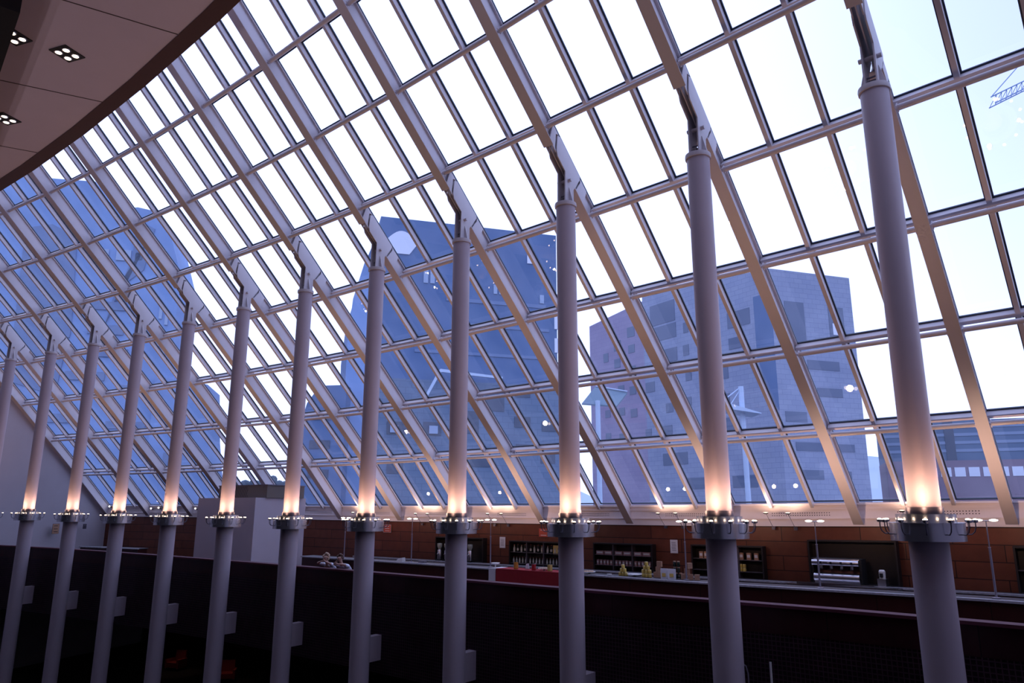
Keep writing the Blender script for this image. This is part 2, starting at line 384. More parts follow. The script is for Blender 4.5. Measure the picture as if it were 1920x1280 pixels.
# ------------------------------------------------------------------ columns
RU, RL = .24, .285
def column(i):
    base = at(i, 0, -ZC); zt = ZTOP
    c = thing('column', 'tall white round steel column, %s from the white end wall' % ORD[i+1], 'column', base, 0, 'tall round columns carrying the skylight')
    x, y = base.x, base.y
    MB().lathe([(RL, -ZC), (RL, -.45)], 40, (x, y, 0)).build('lower_shaft', 'shaft', c)
    MB().lathe([(RU+.008, -.45), (RU+.008, .0), (RU, .0), (RU, zt-.07)], 40, (x, y, 0)).build('upper_shaft', 'shaft', c)
    MB().lathe([(RU-.03, zt-.10), (RU+.028, zt-.10), (RU+.035, zt-.05), (RU+.028, zt), (RU-.03, zt)], 40, (x, y, 0)).build('top_ring', 'steel', c)
    # head: two cheek plates that fork around the rafter, ribs, pin and splice links
    o, t = outw(i), outw(i).cross(Vector((0,0,1)))
    zb = along(0)
    def q(u, z, s): return at(i, u, z)+t*s
    bot = lambda u: along(u)-.225
    top = lambda u: along(u)+.44
    poly = [(-.19, zt-.02), (-.17, bot(-.17)), (-.50, bot(-.50))]
    poly += [(-.545, bot(-.5)+.14), (-.50, top(-.50)-.12), (-.38, top(-.38))]
    poly += [(.51, top(.51)), (.49, top(.49)-.12), (.41, top(.41)-.28), (.27, bot(.27)+.05), (.20, bot(.2)-.06), (.20, zt-.02)]
    for s in (-1, 1):
        h = MB().prism([q(u, z, s*.105-.014) for u, z in poly], t*.028)
        h.build('cheek_plate', 'steel', c)
        MB().prism([q(-.02, zt+.42, s*.12), q(-.02, zt-.02, s*.12), q(-.02, zt-.02, s*.235), q(-.02, zt+.40, s*.13)], o*.045).build('gusset', 'steel', c)
        # splice links, set apart from the cheek by a narrow curved gap
        lk = [(-.545, bot(-.545)+.05), (-.59, bot(-.55)+.15), (-.545, top(-.545)-.11), (-.43, top(-.43)), (-.66, top(-.66)), (-.82, bot(-.82)+.06)]
        MB().prism([q(u, z, s*.09-.012) for u, z in lk], t*.024).build('splice_link', 'steel', c)
        lk = [(.56, top(.56)), (.545, top(.545)-.12), (.46, top(.46)-.29), (.32, bot(.32)+.07), (.52, bot(.52)+.06), (.66, bot(.66)+.06), (.84, top(.84))]
        MB().prism([q(u, z, s*.09-.012) for u, z in lk], t*.024).build('splice_link', 'steel', c)
    MB().tube([q(-.02, zt+.60, -.20), q(-.02, zt+.60, .20)], .045, 12).build('pin', 'steel', c)
    MB().box(at(i, -.05, zt+.2), (.012, .095, .012), o, t).box(at(i, .16, zt+.1), (.014, .10, .16), o, t).build('web_stiffener', 'darkband', c)
    # grey painted tie beam stub that runs from the column to the balcony edge
    MB().box8([at(i, RL*.6, -4.22)-t*.13, at(i, .76, -4.22)-t*.13, at(i, .76, -4.22)+t*.13, at(i, RL*.6, -4.22)+t*.13,
               at(i, RL*.6, -3.46)-t*.13, at(i, .76, -3.46)-t*.13, at(i, .76, -3.46)+t*.13, at(i, RL*.6, -3.46)+t*.13]).build('tie_stub', 'shaft', c)
    return c
for i in range(0, 12): column(i)

# uplight ring: one built in full, the rest copied
def make_ring():
    r = thing('uplight_ring', 'x', 'light fitting', (0,0,0))
    MB().lathe([(RU+.012, .02), (RU+.03, .02), (RU+.03, .24), (RU+.012, .24)], 40, closed=True).build('neck_band', 'darkband', r)
    MB().lathe([(.415, .0), (.43, .0), (.43, .135), (.415, .135)], 48, closed=True).build('upper_drum', 'chrome', r)
    MB().lathe([(.50, -.275), (.535, -.275), (.535, -.012), (.50, -.012)], 48, closed=True).build('lower_drum', 'chrome', r)
    MB().lathe([(.29, -.012), (.545, -.012), (.545, .004), (.40, .004)], 48, closed=True).build('flange', 'chrome', r)
    for k in range(12):
        a = 2*math.pi*(k+.35)/12; d = Vector((math.cos(a), math.sin(a), 0)); p = d*.665
        cup = MB().lathe([(.018, .006), (.038, .012), (.047, .05), (.042, .05), (.030, .02), (.0, .018)], 12, p).build('lamp_cup', 'chrome', r)
        MB().ball(p+Vector((0,0,.048)), (.036, .036, .022), 10, 6).build('bulb', 'bulb', cup)
        MB().tube([d*.535+Vector((0,0,-.17)), d*.60+Vector((0,0,-.172)), d*.645+Vector((0,0,-.13)), d*.665+Vector((0,0,-.06)), d*.665+Vector((0,0,.006))], .0085, 6).build('curved_arm', 'darkband', cup)
    for k in range(4):                      # the light the ring throws up the shaft
        a = 2*math.pi*(k+.1)/4
        L = bpy.data.lights.new('ring_light', 'SPOT'); L.energy = 64; L.color = (1,.58,.36); L.spot_size = math.radians(168); L.spot_blend = 1; L.shadow_soft_size = .05
        lo = bpy.data.objects.new('ring_light', L); COL.objects.link(lo); lo.parent = r
        lo.location = (math.cos(a)*.62, math.sin(a)*.62, .20)
        dr = Vector((-math.cos(a)*.42, -math.sin(a)*.42, 1.5)); lo.rotation_euler = dr.to_track_quat('-Z', 'Y').to_euler()
    return r
ring = make_ring(); used = []
for i in range(0, 12):
    first_or_dup(used, ring, at(i, 0, -.22), ang(i), 'polished steel uplight ring around the %s column from the white end wall' % ORD[i+1], 'uplight rings around the columns')

# ------------------------------------------------------------------ curved structure helpers
def strip(name, u, z0, z1, i0, i1, m, thick=.1, step=.5, lab=None, cat=None, parent=None, u_top=None):
    b = MB(); n = max(1, round((i1-i0)/step)); ut = u if u_top is None else u_top; s = 0; prev = None; base = 0
    for k in range(n+1):
        i = i0+(i1-i0)*k/n; o = outw(i); p = at(i, u, z0); q = at(i, ut, z1)
        if prev is not None: s += (p-prev).length
        prev = p
        b.v += [p, q, q+o*thick, p+o*thick]
        if k:
            a = 4*(k-1); c = 4*k
            b.face([a, c, c+1, a+1], uv=[(s0, z0), (s, z0), (s, z1), (s0, z1)])
            b.face([a+1, c+1, c+2, a+2], uv=[(s0, 0), (s, 0), (s, thick), (s0, thick)])
            b.face([a+2, c+2, c+3, a+3], uv=[(s0, z1), (s, z1), (s, z0), (s0, z0)])
            b.face([a+3, c+3, c, a], uv=[(s0, 0), (s, 0), (s, thick), (s0, thick)])
        s0 = s
    b.face([0, 1, 2, 3]); e = 4*n; b.face([e+3, e+2, e+1, e])
    o = b.build(name, m, parent)
    if lab: struct(o, lab, cat)
    return o
def slab(name, u0, u1, z, th, i0, i1, m, lab=None, cat=None, parent=None):
    return strip(name, u0, z-th, z, i0, i1, m, u1-u0, .5, lab, cat, parent)

# fascia at the foot of the glass
fa = strip('wall_fascia', 9.86, -.42, .26, -1.2, 13.5, 'fascia', .35, 1, 'cream fascia beam below the foot of the skylight', 'fascia')
strip('sill_ledge', 9.78, .20, .25, -1.2, 13.5, 'fascia', .1, 1, parent=fa)
strip('mid_ledge', 9.82, .085, .11, -1.2, 13.5, 'fascia', .05, 1, parent=fa)
strip('lower_ledge', 9.83, -.20, -.17, -1.2, 13.5, 'fascia', .04, 1, parent=fa)
for b in range(-1, 13):
    m = MB()
    A, B = at(b, 9.853, 0), at(b+1, 9.853, 0); L = (B-A).length; d = (B-A)/L; o = outw(b+.5)
    nh = int((L-.5)/.075)
    for k in range(nh):
        for z in (-.02, -.09):
            c = A+d*(.27+k*.075)+Vector((0,0,z))
            m.box(c, (.014, .004, .013), d, o)
    f = m.build('perforated_strip', 'hole', fa)

# bar wall, floor, parapet
strip('wall_bar', 9.9, ZFLOOR, -.42, -1.05, 13.5, 'wood', .3, 1, 'cherry red wood panelled wall behind the bar', 'wall')
slab('floor_balcony', .95, 10.2, ZFLOOR, .3, -2.5, 13.5, 'floor', 'dark balcony floor of the bar', 'floor')
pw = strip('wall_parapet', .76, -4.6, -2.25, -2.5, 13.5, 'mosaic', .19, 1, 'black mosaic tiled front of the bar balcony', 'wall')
strip('upper_band', .75, -2.25, -1.775, -2.5, 13.5, 'redband', .2, 1, parent=pw)
strip('coping', .70, -1.775, -1.72, -2.5, 13.5, 'rail', .32, 1, parent=pw)
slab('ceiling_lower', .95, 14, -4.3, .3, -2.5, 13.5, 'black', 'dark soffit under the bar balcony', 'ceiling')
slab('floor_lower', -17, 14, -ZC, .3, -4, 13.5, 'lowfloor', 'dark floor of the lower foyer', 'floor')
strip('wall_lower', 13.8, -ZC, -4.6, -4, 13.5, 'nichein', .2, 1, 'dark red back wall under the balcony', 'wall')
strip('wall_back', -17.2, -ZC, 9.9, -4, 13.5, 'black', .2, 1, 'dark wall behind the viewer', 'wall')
# end wall on the left, filling below the first rafter
b = MB(); o, t = outw(-1), outw(-1).cross(Vector((0,0,1)))
pol = [(13.8, -ZC), (13.8, -4.6), (10.2, -4.6), (10.2, -.5), (9.9, -.42)] + [(u, z-.16) for u, z in LV] + [(-17, 15.3), (-17, -ZC)]
b.prism([at(-1, u, z)-t*.16 for u, z in pol], t*-.25)
struct(b.build('wall_end', 'plaster'), 'tall plain white end wall under the first rafter', 'wall')
# far (unseen) end of the hall
b = MB(); b.prism([at(13, u, z) for u, z in [(10.2, -ZC), (10.2, -.4)]+LV+[(-17, 15.4), (-17, -ZC)]], outw(13).cross(Vector((0,0,1)))*.25)
struct(b.build('wall_near_end', 'plaster'), 'plain wall closing the near end of the hall', 'wall')
# upper slab over the viewer
UE = -7.93
cs = strip('ceiling_balcony', -17, 9.9, 10.5, -4, 13.5, 'soffit', -(-17-UE)-.12, 1, 'mauve plaster soffit of the upper balcony', 'ceiling')
strip('edge_trim', UE-.36, 9.885, 10.6, -4, 13.5, 'fasciared', .36, .5, parent=cs)
for (ja, ua, jb, ub) in ((7.7,-8.3,7.46,-10.35),(6.56,-8.3,6.26,-10.25),(5.36,-8.3,5.18,-9.4),(4.2,-8.3,4.0,-10.3),(8.85,-8.3,8.7,-10.4)):
    P, Q = at(ja, ua, 9.898), at(jb, ub, 9.898); Q = P+(Q-P)*1.25; d = (Q-P).normalized()
    MB().box((P+Q)/2, ((Q-P).length/2, .012, .006), d, d.cross(Vector((0,0,1)))).build('panel_joint', 'groove', cs)
P, Q = Vector((-9.86,12.75,9.9)), Vector((-11.42,14.54,9.9)); d = (Q-P).normalized(); lft = Vector((-d.y, d.x, 0))
P = P-d*1.2; Q = Q+d*9
b = MB(); b.prism([P-Vector((0,0,.02)), P-Vector((0,0,1.0)), P+lft*1.2-Vector((0,0,1.0)), P+lft*1.2-Vector((0,0,.02))], Q-P)
struct(b.build('trim_1', 'black'), 'black beam hanging below the soffit at its inner edge', 'beam')

strip('wall_upper', UE-.3, 10.5, 15.9, -4, 13.5, 'plaster', .3, 1, 'plain wall above the upper balcony slab', 'wall')
slab('ceiling_upper', -17, -7.4, 16.1, .2, -4, 13.5, 'plaster', 'plain roof slab over the upper balcony', 'ceiling')

# recessed downlights
def make_down():
    r = thing('recessed_downlight', 'x', 'downlight')
    MB().box((0,0,-.012), (.25,.25,.012)).build('housing', 'dark', r)
    for sx in (-1, 1):
        for sy in (-1, 1):
            c = Vector((sx*.115, sy*.115, -.03))
            rim = MB().lathe([(.066, .006), (.092, .006), (.086, -.012), (.066, -.006)], 20, c, closed=True).build('lamp_rim', 'stainless', r)
            MB().ball(c, (.066, .066, .016), 14, 6).build('lamp', 'dlamp', rim)
    return r
dn = make_down(); used = []
for (x, y, ii, lab) in ((-9.92,14.53,6.95,'square recessed downlight with four lamps, middle of the mauve soffit'),
                        (-13.18,17.34,5.7,'square recessed downlight with four lamps, lower on the soffit, cut by frame edge'),
                        (-10.72,13.93,6.8,'recessed downlight half hidden behind the black hanging beam')):
    first_or_dup(used, dn, (x, y, 9.9), ang(ii)+.25, lab, 'recessed downlights in the soffit')

# unseen fill uplighters added behind the camera to wash the soffit
fl = slab('floor_upper', -17, -12.6, -1.75, .3, 1, 13.5, 'floor', 'dark floor of the upper balcony', 'floor')
for k, i in enumerate((5.0, 7.5, 10.0)):
    b0 = at(i, -15.8, -1.75)
    r = thing('fill_uplighter', 'added fill uplighter on the upper balcony, %s of three' % ORD[k+1], 'lamp', b0, 0, 'added fill uplighters behind the viewer')
    MB().lathe([(.18,0),(.18,.03),(.03,.05)], 20, b0).build('base', 'dark', r)
    MB().tube([b0+Vector((0,0,.04)), b0+Vector((0,0,1.7))], .025, 10).build('pole', 'dark', r)
    MB().lathe([(.03,1.68),(.20,1.80),(.19,1.81),(.03,1.70)], 20, b0, closed=True).build('bowl', 'stainless', r)
    L = bpy.data.lights.new('uplighter_fill', 'SPOT'); L.energy = 300; L.color = (1,.80,.85); L.spot_size = math.radians(125); L.spot_blend = 1; L.shadow_soft_size = .12
    lo = bpy.data.objects.new('uplighter_fill', L); COL.objects.link(lo); lo.parent = r; lo.location = (0,0,1.84)
    lo.rotation_euler = (Vector((outw(i).x, outw(i).y, 2.0))).to_track_quat('-Z','Y').to_euler()

# ------------------------------------------------------------------ kiosk on the balcony
k0, k1, ku0, ku1 = 2.99, 4.07, 4.0, 7.0
def radbox(b, i0, i1, u0, u1, z0, z1):
    return b.box8([at(i0,u0,z0), at(i1,u0,z0), at(i1,u1,z0), at(i0,u1,z0), at(i0,u0,z1), at(i1,u0,z1), at(i1,u1,z1), at(i0,u1,z1)])
kr = thing('lift_tower', 'pale grey lift tower with bronze mesh top, behind the parapet', 'tower', at(3.5, 5.5, ZFLOOR))
radbox(MB(), k0, k1, ku0, ku1, ZFLOOR, .53).build('body', 'kioskmat', kr)
lv = radbox(MB(), k0+.20, k1+.02, ku0+.55, ku1-.2, .53, 1.09).build('mesh_screen', 'louvre', kr)
m = MB()
for k in range(26):
    i = k0+.21+k*.031
    m.box8([at(i,ku0+.543,.56), at(i+.012,ku0+.543,.56), at(i+.012,ku0+.56,.56), at(i,ku0+.56,.56)] + [at(i+.05,ku0+.543,1.04), at(i+.062,ku0+.543,1.04), at(i+.062,ku0+.56,1.04), at(i+.05,ku0+.56,1.04)])
m.build('slanted_slots', 'louvred', lv)
radbox(MB(), k0+.19, k1+.03, ku0+.53, ku1-.18, 1.06, 1.10).build('top_rim', 'darkband', kr)

# small pieces on the end wall
def plaque(name, label, cat, i, u, z, w, h, m, frame='dark', lines=0, side=None, group=None, lm='ink'):
    """flat sheet on the bar wall (side None) or the end wall"""
    if side is None:
        c = at(i, u, z); X = alongw(i); N = -outw(i)
    else:
        X = outw(-1); N = alongw(-1); c = at(-1, u, z)+N*side
    r = thing(name, label, cat, c, 0, group)
    MB().box(c, (w/2+.012, .006, h/2+.012), X, N).build('backing', frame, r)
    MB().box(c+N*.008, (w/2, .003, h/2), X, N).build('sheet', m, r)
    if lines:
        b = MB()
        for k in range(lines):
            b.box(c+N*.012+Vector((0,0,h*.3-h*.6*k/max(1, lines-1)))+X*(w*.03*((k*7) % 3-1)), (w*.30, .001, h*.028), X, N)
        b.build('printed_lines', lm, r)
    return r
plaque('framed_notice', 'dark framed notice on the white end wall beside the first columns', 'notice', 0, 6.15, -1.1, .42, .55, 'tan', 'dark', 3, .20, lm='dark')
plaque('switch_plate', 'small black square plate on the white end wall near its corner', 'plate', 0, 8.1, -1.0, .22, .26, 'darkband', 'dark', 1, .20)
plaque('paper_notice', 'white paper notice on the wood wall beside the bottle niche', 'notice', 6.475, 9.86, -1.2, .28, .42, 'paper', 'paper', 6, None, 'paper notices on the bar wall')
plaque('paper_notice', 'white paper notice above the stacked tins on the bar wall', 'notice', 8.426, 9.86, -1.13, .27, .43, 'paper', 'paper', 6, None, 'paper notices on the bar wall')
plaque('yellow_notice', 'yellow paper notice at the end of the bottle niche', 'notice', 7.17, 9.72, -1.41, .26, .34, 'yellowpaper', 'yellowpaper', 0)
plaque('red_sign', 'orange red sign with white strokes above the bottle niche', 'sign', 7.0, 9.84, -.76, .48, .33, 'redsign', 'dark', 2, lm='whitecloth')
plaque('red_sign', 'orange red and white sign high on the wall beside the coffee grinders', 'sign', 4.78, 9.84, -.76, .48, .33, 'redsign', 'paper', 3, lm='whitecloth')

# ------------------------------------------------------------------ niches in the bar wall
def niche(label, i0, i1, z0, z1, bays, shelves):
    c = at((i0+i1)/2, 9.85, z0); r = thing('wall_niche', label, 'shelving niche', c, 0, 'dark niches in the bar wall')
    t = .045
    radbox(MB(), i0, i1, 9.875, 9.895, z0, z1).build('back_panel', 'nichein', r)
    b = MB()
    w = t/3.6
    radbox(b, i0-w, i0, 9.58, 9.9, z0-t, z1+t); radbox(b, i1, i1+w, 9.58, 9.9, z0-t, z1+t)
    radbox(b, i0, i1, 9.58, 9.9, z1, z1+t); radbox(b, i0, i1, 9.58, 9.9, z0-t, z0)
    b.build('casing', 'nichein', r)
    for k in range(1, bays):
        i = i0+(i1-i0)*k/bays; radbox(MB(), i-.006, i+.006, 9.6, 9.875, z0, z1).build('divider', 'shelf', r)
    for s in shelves: radbox(MB(), i0, i1, 9.62, 9.875, s-.012, s+.012).build('shelf', 'shelf', r)
    return r
niche('dark wall niche housing the coffee grinders', 5.60, 6.25, -2.03, -1.09, 1, ())
niche('dark three-bay niche filled with bottles', 6.62, 7.24, -2.03, -1.15, 3, (-1.55,-1.98))
niche('dark three-bay niche stacked with pink cartons', 7.63, 8.23, -2.03, -1.12, 3, (-1.50,-1.86))
niche('dark niche with packets on its upper shelf', 8.63, 9.24, -2.03, -1.08, 3, (-1.48,-1.84))
niche('large dark niche around the long espresso machine', 9.63, 10.25, -2.03, -.86, 1, ())
niche('wide dark niche at the far end of the bar wall', 11.0, 11.9, -2.03, -.95, 2, (-1.5,))
# back counter along the wall and the front counter
def counter(name, label, i0, i1, u0, u1, ztop, over=.06):
    r = thing(name, label, 'counter', at((i0+i1)/2, (u0+u1)/2, ZFLOOR))
    strip('front_panel', u0, ZFLOOR, ztop-.05, i0, i1, 'counterf', u1-u0, .5, parent=r)
    w_ = strip('worktop', u0-over+.10, ztop-.05, ztop-.003, i0-.01, i1+.01, 'worksurf', u1-u0+over*2-.10, .5, parent=r)
    strip('stone_edge', u0-over, ztop-.05, ztop, i0-.01, i1+.01, 'countertop', .14, .5, parent=w_)
    return r
counter('back_counter', 'low back counter along the wood panelled wall', 4.4, 12.9, 9.15, 9.55, -2.03, .02)
counter('bar_counter', 'long dark red bar counter with a grey stone top', 4.25, 12.9, 6.35, 7.05, -1.92)
counter('side_counter', 'short dark counter with pale top between end wall and lift tower', -.45, .9, 6.6, 7.2, -2.06)

# bottles and packets
def make_bottle(mname, h, r0):
    b = thing('bottle', 'x', 'bottle')
    MB().lathe([(r0,0),(r0,h*.58),(r0*.85,h*.66),(r0*.36,h*.76),(r0*.34,h*.97),(r0*.42,h*.97),(r0*.42,h)], 12).build('glass_body', mname, b)
    MB().lathe([(r0*1.03,h*.18),(r0*1.03,h*.48)], 12).build('paper_label', 'labelm', b)
    MB().lathe([(r0*.44,h*.93),(r0*.44,h*1.01)], 10).build('cap', 'redsign', b)
    return b
bt1, bt2 = make_bottle('bottle', .31, .042), make_bottle('clearb', .28, .042)
u1_, u2_ = [], []
for bay in range(3):
    for k in range(4):
        i = 6.62+.62*(bay+.16+k*.22)/3
        P = (bt1, u1_, 'dark glass bottle with pale label, upper shelf of the bottle niche', 'dark bottles on the upper shelf') if (k+bay) % 2 else (bt2, u2_, 'clear pale bottle, upper shelf of the bottle niche', 'pale bottles on the upper shelf')
        first_or_dup(P[1], P[0], at(i, 9.73, -1.538), 0, P[2], P[3])
bt3 = make_bottle('clearb', .24, .034); u3_ = []
for bay in range(3):
    for k in range(5):
        i = 6.62+.62*(bay+.13+k*.185)/3
        first_or_dup(u3_, bt3, at(i, 9.72, -1.968), 0, 'small pale bottle, lower shelf of the bottle niche', 'small bottles on the lower shelf')
def packbox(name, w, d, h, m, lm=None):
    r = thing(name, 'x', 'packet')
    MB().box((0,0,h/2), (w/2, d/2, h/2)).build('carton', m, r)
    if lm: MB().box((0,-d/2-.003,h*.55), (w*.38, .002, h*.2)).build('printed_face', lm, r)
    return r
cb = packbox('long_carton', .30, .2, .13, 'pinkbox', 'labelm'); us = []
for bay in range(3):
    for k in range(2):
        first_or_dup(us, cb, at(7.63+.60*(bay+.28+k*.45)/3, 9.72, -1.488), ang(7.9), 'pink grey carton on the upper shelf of the carton niche', 'cartons on the upper shelf')
sb = packbox('snack_packet', .085, .1, .17, 'pinkbox', 'labelm'); us = []
for bay in range(3):
    for k in range(5):
        first_or_dup(us, sb, at(7.63+.60*(bay+.14+k*.18)/3, 9.70, -1.848), ang(7.9)+.1*(k % 3-1), 'narrow pink snack packet on the lower shelf of the carton niche', 'packets on the lower shelf')
tp = packbox('tan_packet', .13, .09, .22, 'tan', 'paper'); us = []
for k, i in enumerate((8.70, 8.745, 8.79, 9.055, 9.12, 9.185)):
    first_or_dup(us, tp, at(i, 9.72, -1.468), ang(9), 'tan and white packet on the upper shelf of the packet niche', 'packets in the packet niche')

def make_jar(m, lm, r0=.045, h=.1):
    j = thing('jar', 'x', 'jar')
    MB().lathe([(r0*.9,0),(r0,.01),(r0,h*.78),(r0*.8,h*.86)], 14).build('body', m, j)
    MB().lathe([(r0*.86,h*.86),(r0*.86,h)], 14).build('lid', lm, j)
    return j
yj = make_jar('gold', 'goldlid', .055, .115); us = []
ZT = -1.92
for (nm, i, rows) in (('the lower stack', 8.342, (3,2,1)), ('the taller pyramid', 8.56, (3,3,2,1)), ('the niche stack', 9.06, (2,2))):
    z = ZT if 'niche' not in nm else -1.828; uu = 6.72 if 'niche' not in nm else 9.71
    for rI, n in enumerate(rows):
        for k in range(n):
            p = at(i, uu, z+rI*.117)+alongw(i)*((k-(n-1)/2)*.115)
            first_or_dup(us, yj, p, 0, {'the lower stack': 'yellow jar in the lower stack beside the white tray', 'the taller pyramid': 'yellow jar in the taller pyramid on the bar', 'the niche stack': 'yellow jar stacked in the packet niche'}[nm], 'yellow jars of '+nm)
tn = make_jar('bottle', 'tan', .05, .17); us = []
for rI, (zz, n) in enumerate(((-1.92, 3), (-1.75, 2), (-1.58, 2))):
    for k in range(n+0):
        first_or_dup(us, tn, at(8.795, 6.98, zz)+alongw(8.8)*((k-(n-1)/2)*.13), 0, 'dark tin with tan lid in the stack behind the white bags', 'stacked dark tins on the bar')
wb = thing('white_bag', 'white and green coffee bag standing on the bar, nearer the yellow jars', 'bag')
MB().box8([(-.10,-.05,0),(.10,-.05,0),(.10,.05,0),(-.10,.05,0),(-.115,-.02,.30),(.115,-.02,.30),(.115,.02,.30),(-.115,.02,.30)]).build('bag_body', 'paper', wb)
MB().box((0,-.052,.12), (.06,.004,.05)).build('green_print', 'yellowj', wb)
wb.location = at(8.735, 6.6, ZT); wb.rotation_euler.z = ang(8.7)
dup(wb, at(8.80, 6.6, ZT), ang(8.8)+.1, 'white and green coffee bag standing on the bar, nearer the tall lamp')
tb = packbox('tan_packet', .15, .1, .16, 'tan'); us = []
for k, (i, z) in enumerate(((8.66,0),(8.625,0),(8.645,.16),(8.655,.32))):
    first_or_dup(us, tb, at(i, 6.9, ZT+z), ang(8.6), 'tan biscuit packet piled beside the yellow pyramid', 'biscuit packets beside the pyramid')
for k, (i, z) in enumerate(((8.87,0),(8.925,0),(8.98,0),(8.90,.16),(8.92,.32))):
    dup(tb, at(i, 6.85, ZT+z), ang(8.9)+.2*k, 'tan biscuit packet piled at the foot of the lamp pole', 'biscuit packets at the lamp pole')
# red runner with drinks
rr = thing('red_tablecloth', 'red cloth draped over the bar counter', 'tablecloth', at(7.4, 6.5, ZT))
strip('cloth_drop', 6.272, -2.46, ZT+.006, 7.06, 7.80, 'redcloth', .012, .25, parent=rr)
strip('cloth_top', 6.272, ZT+.002, ZT+.010, 7.06, 7.80, 'redcloth', .8, .25, parent=rr)
wr = thing('white_runner', 'white cloth strip hanging beside the red tablecloth', 'cloth', at(7.02, 6.5, ZT))
strip('cloth_drop', 6.268, -2.44, ZT+.006, 6.975, 7.055, 'whitecloth', .012, .04, parent=wr)
strip('cloth_top', 6.268, ZT+.002, ZT+.010, 6.975, 7.055, 'whitecloth', .8, .04, parent=wr)
def jug(label, i, m, r0=.075, h=.24, u=6.5):
    r = thing('drinks_jug', label, 'jug')
    MB().lathe([(r0*.8,0),(r0,.02),(r0*.92,h*.8),(0,h*.8)], 18).build('juice', m, r)
    MB().lathe([(r0*1.06,0),(r0*1.08,h),(r0*1.02,h)], 18).build('glass_wall', 'clear', r)
    MB().tube([(r0,0,h*.25),(r0*1.7,0,h*.35),(r0*1.7,0,h*.75),(r0,0,h*.85)], .009, 6).build('handle', 'clear', r)
    r.location = at(i, u, ZT+.012); r.rotation_euler.z = ang(i)
jug('glass jug of orange juice on the red cloth', 7.255, 'orange', .085, .29)
jug('glass jug of red juice on the red cloth', 7.458, 'redjuice', .08, .24)
jug('glass jug of pale yellow juice on the red cloth', 7.634, 'yellowj', .09, .26)
for (i, u, m, lab) in ((7.34,6.75,'whitecloth','white napkin holder beside the orange juice'),(7.40,6.85,'paper','white carton behind the red juice')):
    r = thing('napkin_holder', lab, 'napkin holder')
    MB().box8([(-.07,-.03,0),(.07,-.03,0),(.07,.03,0),(-.07,.03,0),(-.05,-.01,.17),(.05,-.01,.20),(.05,.01,.20),(-.05,.01,.17)]).build('napkins', m, r)
    MB().box((0,0,.01), (.085,.045,.01)).build('tray', 'stainless', r); r.location = at(i, u, ZT+.012); r.rotation_euler.z = ang(i)+.2
def platter(label, i, u, r0, pastries, stand=0, m='porcelain'):
    r = thing('platter', label, 'platter')
    z = stand
    if stand: MB().lathe([(.07,0),(.02,.02),(.02,stand)], 14).build('stand', m, r)
    MB().lathe([(.0,z),(r0*.6,z),(r0,z+.03),(r0*.97,z+.038),(r0*.58,z+.012),(0,z+.012)], 24).build('dish', m, r)
    r.location = at(i, u, ZT+.012)
    for k in range(pastries):
        a = k*2.4; rad = r0*.68*math.sqrt((k+.5)/pastries)
        p = r.location+Vector((math.cos(a)*rad, math.sin(a)*rad, z+.03))
        o = thing('croissant', 'golden pastry on the '+label, 'pastry', p, a, 'pastries on the '+label)
        MB().tube([p+Vector((-.05,.02,0)), p+Vector((-.025,0,.012)), p+Vector((.025,0,.012)), p+Vector((.05,.02,0))], [.008,.024,.024,.008], 8).build('crust', 'bread', o)
        o.rotation_euler.z = a
    return r
platter('white cake stand left of the orange juice', 7.0, 6.55, .17, 0, .13)
platter('wide pastry platter behind the red juice', 7.55, 6.62, .22, 10, .04)
platter('pastry platter past the middle column', 8.03, 6.55, .22, 12, .03)
platter('small white dish on the stone counter', 8.24, 6.5, .08, 0)
platter('broad white tray between the yellow jars', 8.452, 6.7, .24, 0, .03)
platter('white plates near the parapet people', 5.25, 6.5, .16, 0, .04)
r = thing('napkin_stack', 'folded white napkins beside the second lamp pole', 'napkins'); 
MB().box8([(-.18,-.1,0),(.18,-.1,0),(.18,.1,0),(-.18,.1,0),(-.05,-.08,.12),(.17,-.08,.16),(.17,.08,.16),(-.05,.08,.12)]).build('cloth_fold', 'porcelain', r)
r.location = at(5.74, 6.6, ZT); r.rotation_euler.z = ang(5.7)
r = thing('cash_box', 'low grey box lying on the stone counter near the grinders', 'box'); MB().box((0,0,.04), (.14,.1,.04)).build('case', 'pole', r); MB().box((0,0,.085), (.13,.09,.006)).build('lid', 'stainless', r)
r.location = at(6.05, 6.6, ZT); r.rotation_euler.z = ang(6)

# grinders behind the counter
def grinder(label, i):
    r = thing('coffee_grinder', label, 'coffee grinder')
    MB().box((0,0,.03), (.12,.15,.03)).build('base', 'dark', r)
    MB().lathe([(.085,.06),(.095,.10),(.095,.42),(.07,.46)], 18).build('body', 'stainless', r)
    MB().lathe([(.05,.46),(.11,.60),(.11,.72),(.0,.73)], 18).build('hopper', 'clearb', r)
    MB().tube([(0,-.09,.30),(0,-.17,.27)], .03, 10).build('spout', 'stainless', r)
    r.location = at(i, 9.36, -2.03); r.rotation_euler.z = ang(i)
for k, i in enumerate((5.70, 5.80, 6.02, 6.13)):
    grinder('polished coffee grinder, %s along the niche from the lift tower' % ORD[k+1], i)
